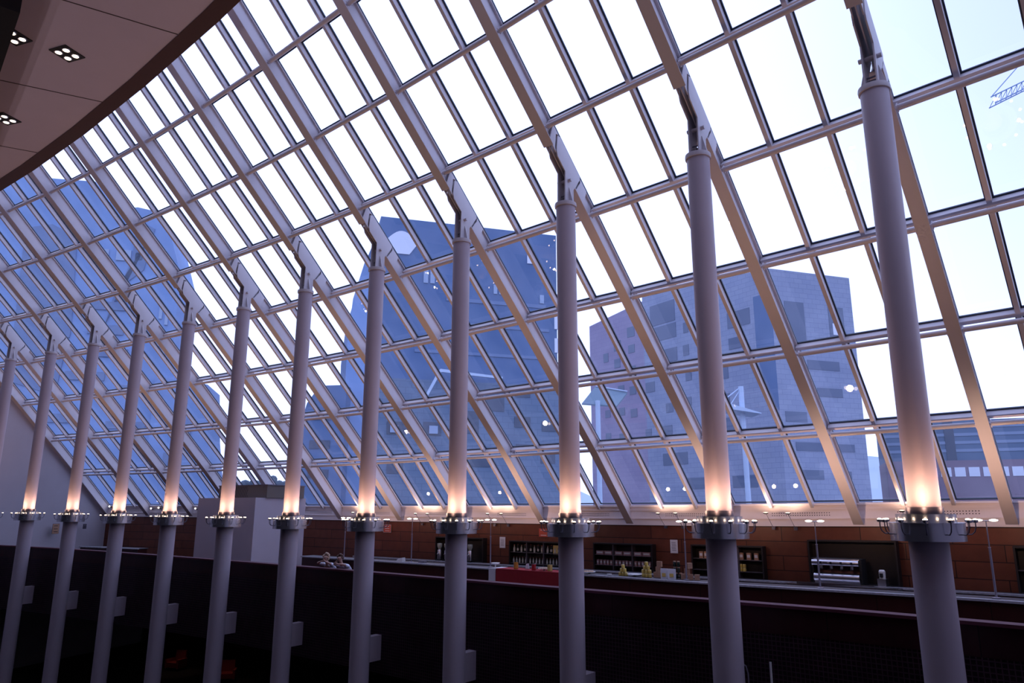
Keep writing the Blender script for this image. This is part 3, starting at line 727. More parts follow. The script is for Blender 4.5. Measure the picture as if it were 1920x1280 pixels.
# espresso machine (long, four groups)
em = thing('espresso_machine', 'long stainless espresso machine with four groups on the back counter', 'espresso machine')
MB().box((0,0,.05), (.62,.28,.05)).build('drip_base', 'stainless', em)
MB().tube([(-.62,-.24,.20),(.62,-.24,.20)], .12, 16).build('lower_panel', 'stainless', em)
MB().box((0,.12,.35), (.60,.12,.30)).build('back_body', 'pinkbox', em)
MB().box8([(-.66,-.26,.52),(.62,-.26,.52),(.62,.22,.52),(-.66,.22,.52),(-.66,-.20,.70),(.62,-.20,.70),(.62,.22,.72),(-.66,.22,.72)]).build('head_housing', 'stainless', em)
MB().tube([(-.66,-.25,.60),(.62,-.25,.60)], .085, 16).build('front_roll', 'stainless', em)
for k, x in enumerate((-.42,-.14,.14,.42)):
    g = MB().tube([(x,-.22,.52),(x,-.22,.43)], .045, 12).build('brew_group', 'stainless', em)
    MB().tube([(x,-.22,.44),(x,-.42,.42)], .016, 8).build('portafilter_handle', 'dark', g)
    MB().box((x+.02,-.345,.60), (.028,.006,.035)).build('button_pad', 'dark', em)
MB().box((-.28,-.345,.61), (.06,.006,.012)).build('display', 'dark', em)
for s in (-1, 1): MB().box((s*.66,0,.36), (.03,.26,.36)).build('side_panel', 'dark', em)
em.location = at(9.86, 9.30, -2.03); em.rotation_euler.z = ang(9.86)
r = thing('knock_box', 'small stainless grinder with white jug at the end of the espresso machine', 'grinder')
MB().box((0,0,.10), (.11,.14,.10)).build('drawer_case', 'stainless', r); MB().lathe([(.08,.2),(.09,.4),(.06,.44)], 14).build('hopper', 'porcelain', r); MB().box((0,-.1,.30), (.04,.04,.05)).build('spout', 'dark', r)
r.location = at(10.16, 9.35, -2.03); r.rotation_euler.z = ang(10.1)
r = thing('serving_tray', 'long pale tray on the back counter under the espresso machine', 'tray')
MB().box((0,0,.012), (1.05,.12,.012)).build('tray_base', 'stainless', r); MB().box((0,-.12,.03), (1.05,.008,.03)).build('tray_rim', 'stainless', r)
r.location = at(9.86, 8.85, -2.03)+Vector((0,0,.0)); r.rotation_euler.z = ang(9.86)
strip('tray_ledge', 8.7, -2.10, -2.03, 9.5, 10.3, 'stainless', .45, .4, 'stainless ledge in front of the back counter', 'ledge')

# ------------------------------------------------------------------ lamps
def make_twin():
    r = thing('twin_lamp', 'x', 'lamp')
    MB().lathe([(.09,0),(.09,.015),(.03,.03)], 18).build('base', 'pole', r)
    MB().tube([(0,0,.02),(0,0,1.08)], .024, 10).build('pole', 'pole', r)
    MB().tube([(0,0,1.08),(0,0,1.10)], .03, 10).build('collar', 'stainless', r)
    MB().tube([(0,0,1.09),(0,0,1.66)], .013, 8).build('thin_rod', 'pole', r)
    MB().tube([(-.13,0,1.67),(.13,0,1.67)], .012, 8).build('cross_arm', 'stainless', r)
    for s in (-1, 1):
        h = MB().lathe([(.0,-.015),(.06,-.012),(.095,.008),(.09,.014)], 18, (s*.15,0,1.69)).build('lamp_dish', 'stainless', r)
        MB().ball((s*.15,0,1.685), (.088,.088,.026), 14, 8).build('glowing_disc', 'bulbw', h)
    L = bpy.data.lights.new('twin_light', 'SPOT'); L.energy = 170; L.color = (1,.62,.44); L.shadow_soft_size = .1; L.spot_size = math.radians(165); L.spot_blend = 1
    lo = bpy.data.objects.new('twin_light', L); COL.objects.link(lo); lo.parent = r; lo.location = (0,0,1.78); lo.rotation_euler = Vector((0,1.1,1)).to_track_quat('-Z','Y').to_euler()
    return r
tw = make_twin(); used = []
wh = ['beside the people at the parapet','beside the folded napkins','between the grinders and the paper notice','among the biscuit packets on the bar','in front of the long espresso machine','at the near end of the bar counter']
for k, (i, u) in enumerate(((4.877,6.6),(5.892,6.6),(6.902,6.75),(8.903,6.75),(9.929,6.6),(10.967,6.6))):
    first_or_dup(used, tw, at(i, u, ZT), ang(i)+.1, 'slim pole lamp with twin glowing discs '+wh[k], 'twin disc pole lamps on the bar')
def make_wspot():
    r = thing('arm_uplight', 'x', 'wall light')           # local: wall at +Y
    MB().box((0,.0,0), (.05,.035,.05)).build('wall_mount', 'darkband', r)
    MB().tube([(0,-.03,0),(-.06,-.42,.44)], .007, 6).build('arm', 'darkband', r)
    h = MB().lathe([(.0,-.03),(.05,-.028),(.085,.0),(.08,.012),(.0,.004)], 16, (-.065,-.44,.46)).build('lamp_disc', 'dark', r)
    MB().lathe([(.0,.005),(.07,.013),(.0,.02)], 16, (-.065,-.44,.465)).build('lamp_glow', 'bulb', h)
    L = bpy.data.lights.new('arm_light', 'SPOT'); L.energy = 34; L.color = (1,.66,.48); L.spot_size = math.radians(165); L.spot_blend = 1; L.shadow_soft_size = .06
    lo = bpy.data.objects.new('arm_light', L); COL.objects.link(lo); lo.parent = r; lo.location = (-.065,-.44,.52)
    lo.rotation_euler = Vector((0,.35,1)).to_track_quat('-Z','Y').to_euler()
    return r
ws = make_wspot(); used = []
near = ['behind the lift tower','first past the lift tower','above the folded napkins','above the coffee grinders','just past the grinder niche','above the yellow jars','above the tan packets','first above the blank wood panels','second above the blank wood panels','above the espresso machine niche']
for k, (i, z) in enumerate(((4.32,-.50),(5.34,-.52),(5.52,-.52),(6.38,-.50),(6.56,-.50),(8.36,-.47),(8.53,-.47),(9.34,-.47),(9.52,-.49),(10.36,-.46))):
    first_or_dup(used, ws, at(i, 9.80, z), ang(i), 'small black disc uplight on a thin wall arm, '+near[k], 'disc uplights on thin wall arms')
used = []
fs = thing('fascia_spot', 'x', 'spotlight')
MB().box((0,-.02,0), (.03,.03,.03)).build('mount', 'darkband', fs)
h = MB().tube([(0,-.04,0),(.02,-.16,.05)], [.035,.06], 12).build('housing', 'stainless', fs); MB().ball((.023,-.165,.052), .045, 10, 6).build('bulb', 'bulbw', h)
for k, (i, z) in enumerate(((-.93,.14),(.08,.02),(.26,.06),(1.10,.02))):
    first_or_dup(used, fs, at(i, 9.82, z), ang(i), 'small chrome spotlight on the fascia, %s from the white end wall' % ORD[k+1], 'small chrome spotlights on the fascia')

# stanchion and rail end near the parapet foot
r = thing('steel_post', 'short bright steel post in front of the mosaic wall', 'post', at(10.18, .45, -ZC))
MB().tube([at(10.18,.45,-ZC), at(10.18,.45,-2.70)], .022, 8).build('tube', 'porcelain', r)
MB().lathe([(.10,0),(.10,.02),(.03,.03)], 16, at(10.18,.45,-ZC)).build('foot', 'stainless', r)
r = thing('handrail', 'thin curved grey handrail beside the short steel post', 'handrail', at(10.06, .4, -ZC))
p = at(10.06, .4, 0)
MB().tube([p+Vector((0,0,-ZC)), p+Vector((0,0,-2.95)), p+Vector((-.03,.0,-2.82)), p+Vector((-.09,0,-2.77)), p+Vector((-.16,0,-2.80))], .013, 8).build('tube', 'pole', r)
MB().lathe([(.08,0),(.08,.02),(.03,.03)], 16, p+Vector((0,0,-ZC))).build('foot', 'pole', r)

# red armchairs on the lower floor
def make_chair():
    r = thing('red_armchair', 'x', 'armchair')
    MB().box((0,0,.30), (.32,.32,.12)).build('seat', 'redseat', r)
    MB().box8([(-.34,.26,.1),(.34,.26,.1),(.34,.40,.1),(-.34,.40,.1),(-.32,.36,.95),(.32,.36,.95),(.32,.46,.95),(-.32,.46,.95)]).build('backrest', 'redseat', r)
    for s in (-1, 1):
        MB().box((s*.38,.02,.36), (.06,.36,.22)).build('armrest', 'redseat', r)
        for q in (-1, 1): MB().tube([(s*.34,q*.3,.0),(s*.34,q*.3,.16)], .02, 8).build('leg', 'dark', r)
    return r
ch = make_chair(); used = []
for k, (x, y, lab) in enumerate(((-18.3,43.0,'red armchair under the balcony, beside the fourth column'),(-14.5,40.3,'red armchair under the balcony, beyond the fifth column'),(-30.5,47.5,'red armchair in the dark below the white end wall'))):
    first_or_dup(used, ch, (x, y, -ZC), .5*k-.3, lab, 'red armchairs on the lower floor')

for k, (x, y) in enumerate(((-18.0,42.2),(-14.3,39.5),(-30.2,46.8))):  # unseen fixtures added so the dark armchairs show
    c = dup(dn, (x, y, -4.6), 0, 'added downlight under the balcony above the %s red armchair' % ORD[k+1], 'added downlights under the balcony')
    L = bpy.data.lights.new('added_downlight_beam', 'SPOT'); L.energy = 28; L.color = (1,.6,.45); L.spot_size = math.radians(50); L.spot_blend = .8
    lo = bpy.data.objects.new('added_downlight_beam', L); COL.objects.link(lo); lo.parent = c; lo.location = (0,0,-.08)

# ------------------------------------------------------------------ people leaning on the parapet
def skinmesh(name, nodes, edges, m, parent, sub=2, root=0):
    me = bpy.data.meshes.new(name); me.from_pydata([n[0] for n in nodes], edges, []); me.materials.append(M[m])
    o = bpy.data.objects.new(name, me); COL.objects.link(o); o.parent = parent
    sk = o.modifiers.new('skin', 'SKIN'); sk.use_smooth_shade = True
    while len(me.skin_vertices) == 0: me.skin_vertices.new()
    isl = {}
    par = list(range(len(nodes)))
    def find(a):
        while par[a] != a: a = par[a]
        return a
    for a, b in edges: par[find(a)] = find(b)
    done = set()
    for k, (p, r) in enumerate(nodes):
        me.skin_vertices[0].data[k].radius = (r, r) if not isinstance(r, tuple) else r
        f = find(k)
        if f not in done: done.add(f); me.skin_vertices[0].data[k].use_root = True
    s = o.modifiers.new('smooth', 'SUBSURF'); s.levels = sub; s.render_levels = sub
    return o
def person(label, i, u, face_turn, hair, hands_to_face, lean):
    r = thing('person', label, 'person')
    # local frame: person faces -Y (towards the void), feet at z 0
    H = 1.58
    hip = Vector((0,.10,.86)); ch_ = Vector((0,-.02+lean*-.10,1.16)); nk = Vector((0,-.08-lean*.16,1.34)); hd = nk+Vector((face_turn*.03,-.05,.13))
    nodes = [(hip,.13),(Vector((0,.06,1.0)),.115),(ch_,(.15,.11)),(nk,.05),(nk+Vector((0,-.02,.06)),.05),(hd,(.075,.085)),(hd+Vector((0,0,.07)),(.07,.08))]
    edges = [(0,1),(1,2),(2,3),(3,4),(4,5),(5,6)]
    hands = []
    for s in (-1, 1):
        b = len(nodes)
        nodes += [(Vector((s*.09,.10,.82)),.085),(Vector((s*.10,.06,.46)),.058),(Vector((s*.10,.12,.08)),.038),(Vector((s*.10,0,.03)),.035)]
        edges += [(0,b),(b,b+1),(b+1,b+2),(b+2,b+3)]
        b = len(nodes)
        sh = ch_+Vector((s*.17,-.02,.10)); el = Vector((s*(.27 if hands_to_face else .22),-.36,1.315))
        wr = hd+Vector((s*.085,-.085,-.10)) if (hands_to_face or s < 0) else Vector((s*.05,-.44,1.33))
        nodes += [(sh,.052),(el,.036),(wr,.024)]; edges += [(2,b),(b,b+1),(b+1,b+2)]
        d = (wr-el).normalized(); palm = wr+d*.05
        nodes.append((palm,(.032,.018))); edges.append((b+2,b+3))
        side = d.cross(Vector((0,1,0))).normalized()
        for f in range(4):
            q = len(nodes); o0 = palm+side*((f-1.5)*.018)
            L = (.062,.072,.068,.052)[f]; cv = Vector((-s*.02,.015,0))
            nodes += [(palm+side*((f-1.5)*.008),.009),(o0+d*L*.6,.008),(o0+d*L+cv,.006)]; edges += [(q,q+1),(q+1,q+2)]
        q = len(nodes); nodes += [(wr+d*.02,.010),(wr+d*.045-side*.035,.009),(wr+d*.07-side*.042,.007)]; edges += [(q,q+1),(q+1,q+2)]
        hands.append((sh, el))
    nodes.append((hd+Vector((face_turn*.02,-.095,-.005)),.012)); nodes.append((hd+Vector((face_turn*.02,-.06,.02)),.012)); edges.append((len(nodes)-2, len(nodes)-1))
    skinmesh('body', nodes, edges, 'skin', r)
    sn = [(hip+Vector((0,0,.02)),.15),(Vector((0,.06,1.0)),.135),(ch_,(.17,.13)),(nk-Vector((0,.0,.03)),.062)]; se = [(0,1),(1,2),(2,3)]
    for s, (sh, el) in zip((-1, 1), hands):
        b = len(sn); sn += [(sh,.066),(sh.lerp(el,.85),.05)]; se += [(2,b),(b,b+1)]
    skinmesh('shirt', sn, se, 'shirt', r)
    tn_ = [(hip,.15)]; te = []
    for s in (-1, 1):
        b = len(tn_); tn_ += [(Vector((s*.09,.10,.80)),.10),(Vector((s*.10,.06,.46)),.073),(Vector((s*.10,.12,.09)),.06)]; te += [(0,b),(b,b+1),(b+1,b+2)]
    skinmesh('trousers', tn_, te, 'trousers', r)
    hb = MB(); random.seed(3)
    for k in range(46 if hair == 'blond' else 30):
        a = random.uniform(-.55, math.pi+.55); e = random.uniform(-.9 if hair == 'blond' else -.3, 1.5)
        d = Vector((math.cos(a)*math.cos(e), math.sin(a)*math.cos(e), math.sin(e)))
        c = hd+Vector((0,.012,.035))+Vector((d.x*.088, d.y*.095, d.z*.10))
        hb.ball(c, .034 if hair == 'blond' else .030, 8, 6)
    hb.build('hair', hair, r)
    e = MB()
    for s in (-1, 1): e.ball(hd+Vector((s*.03+face_turn*.02,-.078,.02)), .010, 8, 6)
    e.build('eyes', 'eye', r)
    MB().ball(hd+Vector((face_turn*.02,-.082,-.045)), (.022,.008,.008), 10, 6).build('mouth', 'lip', r)
    m = MB()
    for s in (-1, 1): m.ball(hd+Vector((s*.078,0,.005)), (.012,.02,.03), 8, 6)
    m.build('ears', 'skin', r)
    for s in (-1, 1): MB().box((s*.10,.02,.03), (.045,.13,.03)).build('shoe', 'dark', r)
    r.location = at(i, u, ZFLOOR); r.rotation_euler.z = ang(i); r.scale = (1.07,1.07,1.07)
    return r
person('person with fair curly hair in white shirt, hands to face, leaning on the parapet', 6.20, 1.32, .3, 'blond', True, 1)
person('person with brown hair in white shirt bowed over the parapet', 6.41, 1.32, -.6, 'brown', False, 1.25)

# ------------------------------------------------------------------ outside
ZG = -9.0
def facade_box(name, parent, P, Q, s0, s1, z0, z1, depth, m, off=0):
    d = (Q-P); d.z = 0; d.normalize(); n = Vector((d.y, -d.x, 0))
    if n.dot(Vector((P.x, P.y, 0))) > 0: n = -n      # towards the hall
    A = P+d*s0+n*off; B = P+d*s1+n*off; A.z = B.z = 0; bk = -n*depth
    b = MB(); i = len(b.v)
    b.v += [A+Vector((0,0,z0)), B+Vector((0,0,z0)), B+Vector((0,0,z1)), A+Vector((0,0,z1))]
    b.v += [v+bk for v in b.v[:4]]
    w = s1-s0; h = z1-z0
    for f, uv in (((0,1,2,3), [(s0,z0),(s1,z0),(s1,z1),(s0,z1)]), ((5,4,7,6), [(0,z0),(w,z0),(w,z1),(0,z1)]), ((4,0,3,7), [(0,z0),(depth,z0),(depth,z1),(0,z1)]),
                  ((1,5,6,2), [(0,z0),(depth,z0),(depth,z1),(0,z1)]), ((3,2,6,7), [(0,0),(w,0),(w,depth),(0,depth)]), ((4,5,1,0), [(0,0),(w,0),(w,depth),(0,depth)])):
        b.face(f, uv=uv)
    return b.build(name, m, parent)
def windows(parent, P, Q, lst, m='winA', off=.06):
    for (s0, z1, s1, z0) in lst:
        f = facade_box('window', parent, P, Q, min(s0, s1), max(s0, s1), min(z0, z1), max(z0, z1), .3, m, off)
def fpoly(name, parent, P, Q, poly, depth, m, off=0):
    d = (Q-P); d.z = 0; d.normalize(); n = Vector((d.y, -d.x, 0))
    if n.dot(Vector((P.x, P.y, 0))) > 0: n = -n
    b = MB(); b.prism([Vector((P.x, P.y, 0))+d*s+Vector((0,0,z))+n*off for s, z in poly], -n*depth)
    return b.build(name, m, parent)
# A: the pale stone block on the right
C_, L_, R_ = Vector((41.2,112.6,0)), Vector((16.4,151.2,0)), Vector((56.4,117.6,0))
A = thing('office_block', 'pale stone office block with pink brick end, seen through the glass', 'building', (C_.x, C_.y, ZG))
bm_ = MB(); dL = (L_-C_).normalized()
mid = C_+dL*29.5
def vwall(name, pts, z0, z1s, m, parent):    # closed footprint, top heights per corner, with UVs by length
    b = MB(); n = len(pts); s = 0
    b.v = [Vector((p.x,p.y,z0)) for p in pts]+[Vector((p.x,p.y,z)) for p, z in zip(pts, z1s)]
    for k in range(n):
        k2 = (k+1) % n; L = (pts[k2]-pts[k]).length
        b.face([k, k2, n+k2, n+k], uv=[(s,z0),(s+L,z0),(s+L,z1s[k2]),(s,z1s[k])]); s += L
    b.face([n+k for k in range(n)], uv=[(p.x,p.y) for p in pts]); b.face(list(range(n))[::-1], uv=[(p.x,p.y) for p in pts][::-1])
    return b.build(name, m, parent)
bkv = Vector((14,30,0))
vwall('stone_wall', [C_, R_, R_+bkv, mid+bkv, mid], ZG, [38,38,38,40.6,40.6], 'hazestoneA', A)
vwall('brick_wall', [mid, mid+bkv, L_+bkv, L_], ZG, [39.6,39.6,38,38], 'hazebrickA', A)
windows(A, C_, L_, [(27.45,38.0,21.0,34.0),(26.5,33.6,20.9,30.9),(19.1,33.0,17.9,31.1),(24.1,29.0,20.9,26.5),(19.4,28.9,18,27),(29.4,23.5,27,21.6),(19.1,23.8,17.7,22.4),
  (24.3,19,22.5,17.3),(19.4,19.5,18,17.9),(29.9,14.8,28.3,13.2),(25.6,10.0,19.6,7.9),(9.0,32.5,4.3,29.8),(9.0,28.1,6.2,26.2),(25.5,15,23,13.2),(19.4,15,17.8,13.4),(12,15,9,12.8),(12,23.5,9.5,21.5),(12,19,9.5,17.2),(10,5.5,5,3.6),(20,5.5,15,3.6)])
windows(A, C_, L_, [(41.5,31.2,40,29.4),(38.2,33.2,36.1,31.2),(34.1,35.2,32,33.2),(33.9,31.6,32.1,30),(38.2,29.5,36.4,27.7),(41.4,26.6,39.8,25),(34,27.4,32,25.7),(41.4,19.6,39.8,18.1),(37.3,19.6,35.5,18.1),(37.3,24,35.5,22.4),(33.9,23.4,32.1,21.8),(33.8,19,32,17.4),(41.4,15,39.8,13.5),(37.3,14.6,35.5,13.1)], 'winA')
windows(A, C_, R_, [(2.5,32.8,6.2,25.5),(11,32.6,14,27.2),(6.0,23.4,12.2,21.9),(7.4,19,12.3,17.6),(2.5,10.3,7.7,9),(3.3,6.1,7.2,4.7),(9,10.2,13.6,9),(9.5,6,12.5,4.8),(1,15,5,13.4)], 'winA')
facade_box('lit_opening', A, C_, R_, 11.6, 13.4, 27.9, 29.8, .3, 'farwin', .10)
fpoly('recess_shade_panel', A, C_, L_, [(-.0,34),(3.4,34),(3.4,24),(1.5,17),(-.0,15)], .3, 'hazeslateB', .05)  # flat panel; the dark of a recess is put into its colour
# B: dark tower in the middle
Pb, Qb = Vector((-17.4,91.4,0)), Vector((6.4,98.4,0))
B = thing('dark_tower', 'dark haze-blue tower with arched roof opening behind the middle columns', 'building', (Pb.x+10, Pb.y+5, ZG))
fpoly('upper_body', B, Pb, Qb, [(-3.2,16.2),(-3.3,20.7),(-2.9,26.3),(-1.5,32.2),(-.1,36.4),(0,38),(24.6,38),(24.6,16.2)], 16, 'hazeslateB')
facade_box('lower_body', B, Pb, Qb, -3.2, 24.6, ZG, 16.3, 16, 'hazestoneB', .25)
fpoly('left_shear', B, Pb, Qb, [(-3.5,ZG),(-3.5,20.7),(-3.1,26.3),(-1.7,32.0),(-.4,32.0),(-1.0,26),(-1.2,18),(-1.2,ZG)], .3, 'stoneC', .35)
arch = [(1.9,33.0),(.7,34.6)]+[(.9+3.9*k/10, 34.9+1.3*math.sin(math.pi*k/10)) for k in range(11)]+[(5.0,34.6),(3.9,33.0)]
fpoly('arched_opening', B, Pb, Qb, arch, .3, 'farwin', .15)
windows(B, Pb, Qb, [(5.9,31.1,6.5,29.3),(6.8,31.1,7.4,29.3),(15.5,29.9,16,28.6),(16.3,29.9,16.9,28.6),(22.1,29,22.7,27.8)], 'winlit', .12)
windows(B, Pb, Qb, [(1.8,10.8,4.2,9.2),(6.4,10.9,8.7,9.2),(12,12.5,13.6,9.6),(14.5,14.6,17,12.6),(18.4,12,20.6,10.6),(22.2,11.5,24.4,10.2),(18.5,16,20.6,14.6),(12.5,7.6,15.2,5.4),(18.6,8.4,20.4,7),(2,5.8,4,4.4),(22,7.5,24,6),(-1,8.5,0,6),(-1,13,0,11)], 'winB', .32)
windows(B, Pb, Qb, [(2.2,10.3,3.2,9.4),(7.1,10.4,8.2,9.4)], 'winlit', .65)
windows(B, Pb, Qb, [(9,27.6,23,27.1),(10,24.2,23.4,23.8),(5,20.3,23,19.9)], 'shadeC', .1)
facade_box('stepped_notch', B, Pb, Qb, 20.3, 21.2, 33.4, 34.8, .3, 'farwin', .12)
for k, z in enumerate((24.3,21.0,17.5)): facade_box('bright_step', B, Pb, Qb, 24.2, 24.7, z, z+2.0, 1, 'farwin', .1)
fpoly('light_canopy', B, Pb, Qb, [(1.9+6,17.3),(8.1,17.5),(16.3,16.9),(16.3,16.6),(8.2,17.1),(6.2,13.2),(5.9,13.3)], .4, 'mast', 2.0)
# C: hazy towers on the left
Pc, Qc = Vector((-110,110,0)), Vector((-40,125,0))
Cc = thing('hazy_tower', 'hazy blue stepped tower filling the far side of the skylight', 'building', (-75, 118, ZG))
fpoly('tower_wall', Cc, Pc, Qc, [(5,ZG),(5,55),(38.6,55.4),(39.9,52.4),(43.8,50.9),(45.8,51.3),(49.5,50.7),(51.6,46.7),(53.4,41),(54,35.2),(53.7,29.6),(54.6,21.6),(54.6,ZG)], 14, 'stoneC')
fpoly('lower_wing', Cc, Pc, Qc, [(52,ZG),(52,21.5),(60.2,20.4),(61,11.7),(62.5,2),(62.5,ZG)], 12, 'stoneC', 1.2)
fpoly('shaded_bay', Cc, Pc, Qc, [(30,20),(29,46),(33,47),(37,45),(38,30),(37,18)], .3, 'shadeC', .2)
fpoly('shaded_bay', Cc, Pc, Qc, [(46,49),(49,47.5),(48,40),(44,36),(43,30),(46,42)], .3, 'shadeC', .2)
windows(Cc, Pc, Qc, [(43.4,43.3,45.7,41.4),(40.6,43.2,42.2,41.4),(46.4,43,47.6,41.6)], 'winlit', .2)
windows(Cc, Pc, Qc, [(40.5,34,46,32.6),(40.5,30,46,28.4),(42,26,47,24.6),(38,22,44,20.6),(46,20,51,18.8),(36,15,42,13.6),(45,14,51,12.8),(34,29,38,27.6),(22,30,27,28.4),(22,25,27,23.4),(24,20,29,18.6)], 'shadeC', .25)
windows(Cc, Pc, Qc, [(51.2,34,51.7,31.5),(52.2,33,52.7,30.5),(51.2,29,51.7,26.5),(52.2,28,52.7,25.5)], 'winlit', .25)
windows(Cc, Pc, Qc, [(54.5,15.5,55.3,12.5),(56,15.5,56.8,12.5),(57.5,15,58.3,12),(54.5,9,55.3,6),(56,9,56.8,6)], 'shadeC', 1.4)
# D: low dark block between
Pd, Qd = Vector((-40,90,0)), Vector((40,90,0))
D = thing('low_block', 'low dark blue block beside the foot of the dark tower', 'building', (-23, 92, ZG))
fpoly('wall', D, Pd, Qd, [(14.2,ZG),(14.5,8),(15.6,12.4),(17.0,14.5),(20.2,14.6),(20.2,ZG)], 2.5, 'hazeslateB', 3)
windows(D, Pd, Qd, [(16.2,11.4,18.6,10.4),(16.2,8,18.6,7),(16.2,4.6,18.6,3.6)], 'winB', 3.1)
# E: distant long office
Pe, Qe = Vector((60,150,0)), Vector((160,110,0))
E = thing('distant_office', 'long distant office with pale floor bands at the far end of the street', 'building', (90, 140, ZG))
facade_box('main_slab', E, Pe, Qe, 13.8, 60, 9.3, 16.9, 14, 'far')
facade_box('podium', E, Pe, Qe, 13.8, 60, ZG, 9.3, 16, 'farred', 1)
for z in (15.4,13.9,12.4,10.9): facade_box('floor_band', E, Pe, Qe, 13.8, 60, z, z+.55, .3, 'farband', .1)
facade_box('stair_core', E, Pe, Qe, 24.4, 26.0, 9.3, 16.9, .4, 'winB', .15)
for k in range(14):
    s = 20.6+k*2.3; facade_box('window', E, Pe, Qe, s, s+1.75, 6.3, 8.0, .3, 'farwin', 1.1)
# F: tower crane
cr_ = thing('tower_crane', 'thin blue crane jib high in the sky', 'crane', (150, 150, ZG))
a, b2 = Vector((102,140,84)), Vector((128,152,100))
m = MB(); 
for off in (Vector((0,0,0)), Vector((0,2.0,0)), Vector((0,1,2.0))): m.tube([a+off, b2+off], .14, 5)
for k in range(14):
    p = a.lerp(b2, k/14); q = a.lerp(b2, (k+1)/14); m.tube([p, q+Vector((0,1,2.0))], .07, 4); m.tube([q+Vector((0,1,2)), p+Vector((0,2,0))], .07, 4)
m.build('jib', 'crane', cr_)
MB().tube([b2, Vector((b2.x, b2.y, ZG))], .8, 6).build('mast', 'crane', cr_)
MB().tube([a+Vector((0,1,2.0)), b2+Vector((0,0,12))], .10, 5).build('tie_rod', 'crane', cr_)
MB().box(b2+Vector((0,1,-1)), (1.2,1,1.2)).build('cab', 'crane', cr_)
# lamp masts and canopy outside
w = thing('street_mast', 'pale mast with swept wing canopy outside, between the two nearest columns', 'street lamp', (18.9, 60, ZG))
MB().tube([(18.9,60,ZG),(18.9,60,10.0)], .22, 8).build('mast', 'mast', w)
MB().prism([(17.3,59,8.55),(20.1,59,7.7),(20.1,59,7.62),(17.6,59,8.0)], (0,2.5,0)).build('wing', 'mast', w)
MB().tube([(18.9,60,9.95),(17.2,60,8.7)], .05, 6).tube([(18.8,60,9.7),(17.9,60,8.4)], .04, 6).build('stay', 'mast', w)
w = thing('square_canopy', 'square green grey canopy on a pale post outside the glass', 'canopy', (7.05, 60, ZG))
MB().tube([(7.05,60,ZG),(7.05,60,8.8)], .2, 8).build('post', 'mast', w)
MB().prism([(5.75,60,8.45),(8.6,60,8.25),(9.9,62.5,9.75),(7.2,62.5,10.3)], (0,0,.12)).build('roof_sheet', 'awning', w)
MB().tube([(7.2,62.4,10.4),(9.9,62.4,9.95)], .06, 6).build('edge_tube', 'mast', w)
# ground, hills, trees
b = MB(); b.v = [Vector(p) for p in ((-500,45.,ZG),(500,20,ZG),(900,900,ZG),(-900,900,ZG),(500,-300,ZG),(20,-300,ZG),(17,12,ZG))]
b.face((0,6,5,4,1,2,3)); struct(b.build('ground', 'ground'), 'grey street paving outside the skylight', 'ground')
b = MB(); random.seed(11); n = 60
for k in range(n+1):
    x = -500+1100*k/n; h = 20+12*math.sin(k*.33)+6*math.sin(k*.9+1)+ (26 if x > 260 else 0)*min(1, max(0, (x-260)/150))
    b.v += [Vector((x,560,ZG)), Vector((x,600,ZG+h+10))]
    if k: b.face((2*k-2, 2*k, 2*k+1, 2*k-1), True)
struct(b.build('hills', 'hill'), 'pale hazy hills along the horizon', 'hills')
for k, (x, y, s) in enumerate(((-62,150,1.0),(-57,152,.8),(-53,150,.9),(-47,151,.9),(-41,150,.8))):
    t_ = thing('tree', 'small hazy tree on the skyline, %s along the gap between towers' % ORD[k+1], 'tree', (x,y,ZG), 0, 'small trees on the skyline')
    MB().tube([(x,y,ZG),(x,y,2)], .3, 6).build('trunk', 'tree', t_)
    m = MB(); random.seed(k)
    for j in range(14): m.ball((x+random.uniform(-2,2)*s, y+random.uniform(-2,2), 3+random.uniform(-1.6,3.2)*s), random.uniform(.7,1.3)*s, 7, 5)
    m.build('crown', 'tree', t_)

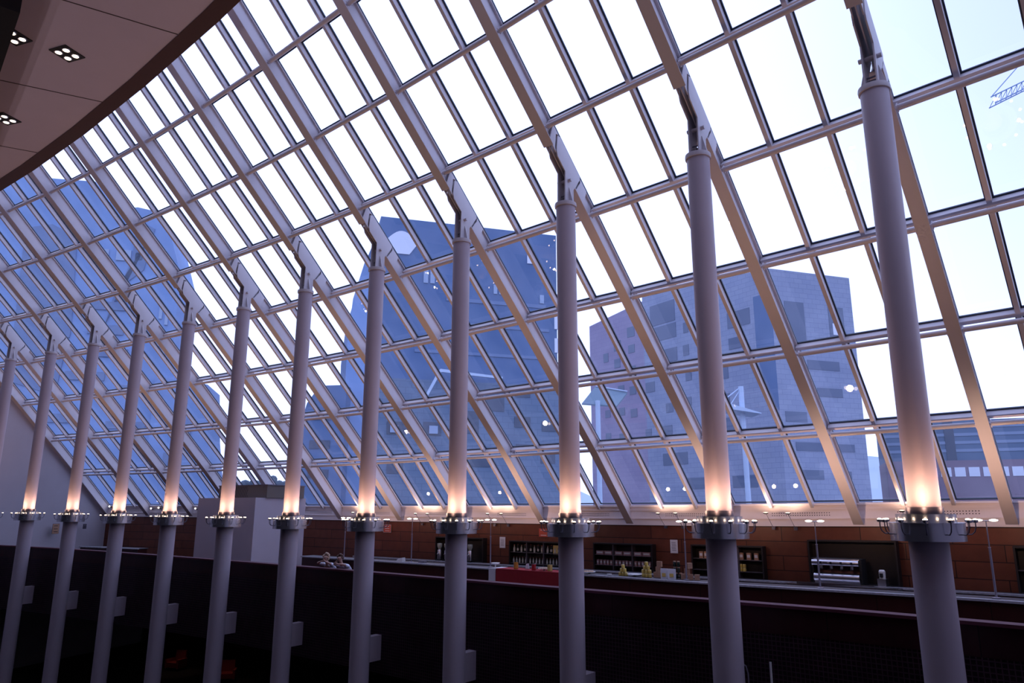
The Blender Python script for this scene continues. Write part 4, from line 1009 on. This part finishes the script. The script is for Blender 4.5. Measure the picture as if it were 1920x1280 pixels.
# ------------------------------------------------------------------ sky
W = bpy.data.worlds.new('sky'); bpy.context.scene.world = W; W.use_nodes = True
nt = W.node_tree; bg = nt.nodes['Background']
tc = nt.nodes.new('ShaderNodeTexCoord'); sep = nt.nodes.new('ShaderNodeSeparateXYZ'); nt.links.new(tc.outputs['Generated'], sep.inputs[0])
dot = nt.nodes.new('ShaderNodeVectorMath'); dot.operation = 'DOT_PRODUCT'; dot.inputs[1].default_value = (.72,.42,.55)
nt.links.new(tc.outputs['Generated'], dot.inputs[0])
r1 = nt.nodes.new('ShaderNodeMapRange'); r1.interpolation_type = 'SMOOTHSTEP'
r1.inputs['From Min'].default_value = .80; r1.inputs['From Max'].default_value = 1.0
nt.links.new(dot.outputs['Value'], r1.inputs['Value'])
mx = nt.nodes.new('ShaderNodeMixRGB'); mx.inputs[1].default_value = (1.34,1.46,2.25,1); mx.inputs[2].default_value = (.83,.93,1.42,1)
nt.links.new(r1.outputs[0], mx.inputs[0])
r2 = nt.nodes.new('ShaderNodeMapRange'); r2.inputs['From Min'].default_value = -.02; r2.inputs['From Max'].default_value = .01
nt.links.new(sep.outputs['Z'], r2.inputs['Value'])
m2 = nt.nodes.new('ShaderNodeMixRGB'); m2.inputs[1].default_value = (.25,.28,.36,1)
nt.links.new(r2.outputs[0], m2.inputs[0]); nt.links.new(mx.outputs[0], m2.inputs[2]); nt.links.new(m2.outputs[0], bg.inputs['Color'])
bg.inputs['Strength'].default_value = 1.0

# ------------------------------------------------------------------ finish: lift everything so the lower floor is at z = 0
for o in COL.objects:
    if o.parent is None: o.location.z += ZC
sc = bpy.context.scene
sc.view_settings.view_transform = 'Standard'; sc.view_settings.look = 'None'; sc.view_settings.exposure = 0; sc.view_settings.gamma = 1
sc.cycles.max_bounces = 8; sc.cycles.transparent_max_bounces = 24; sc.cycles.diffuse_bounces = 3; sc.cycles.glossy_bounces = 3
sc.cycles.sample_clamp_indirect = 4; sc.cycles.caustics_reflective = False; sc.cycles.caustics_refractive = False
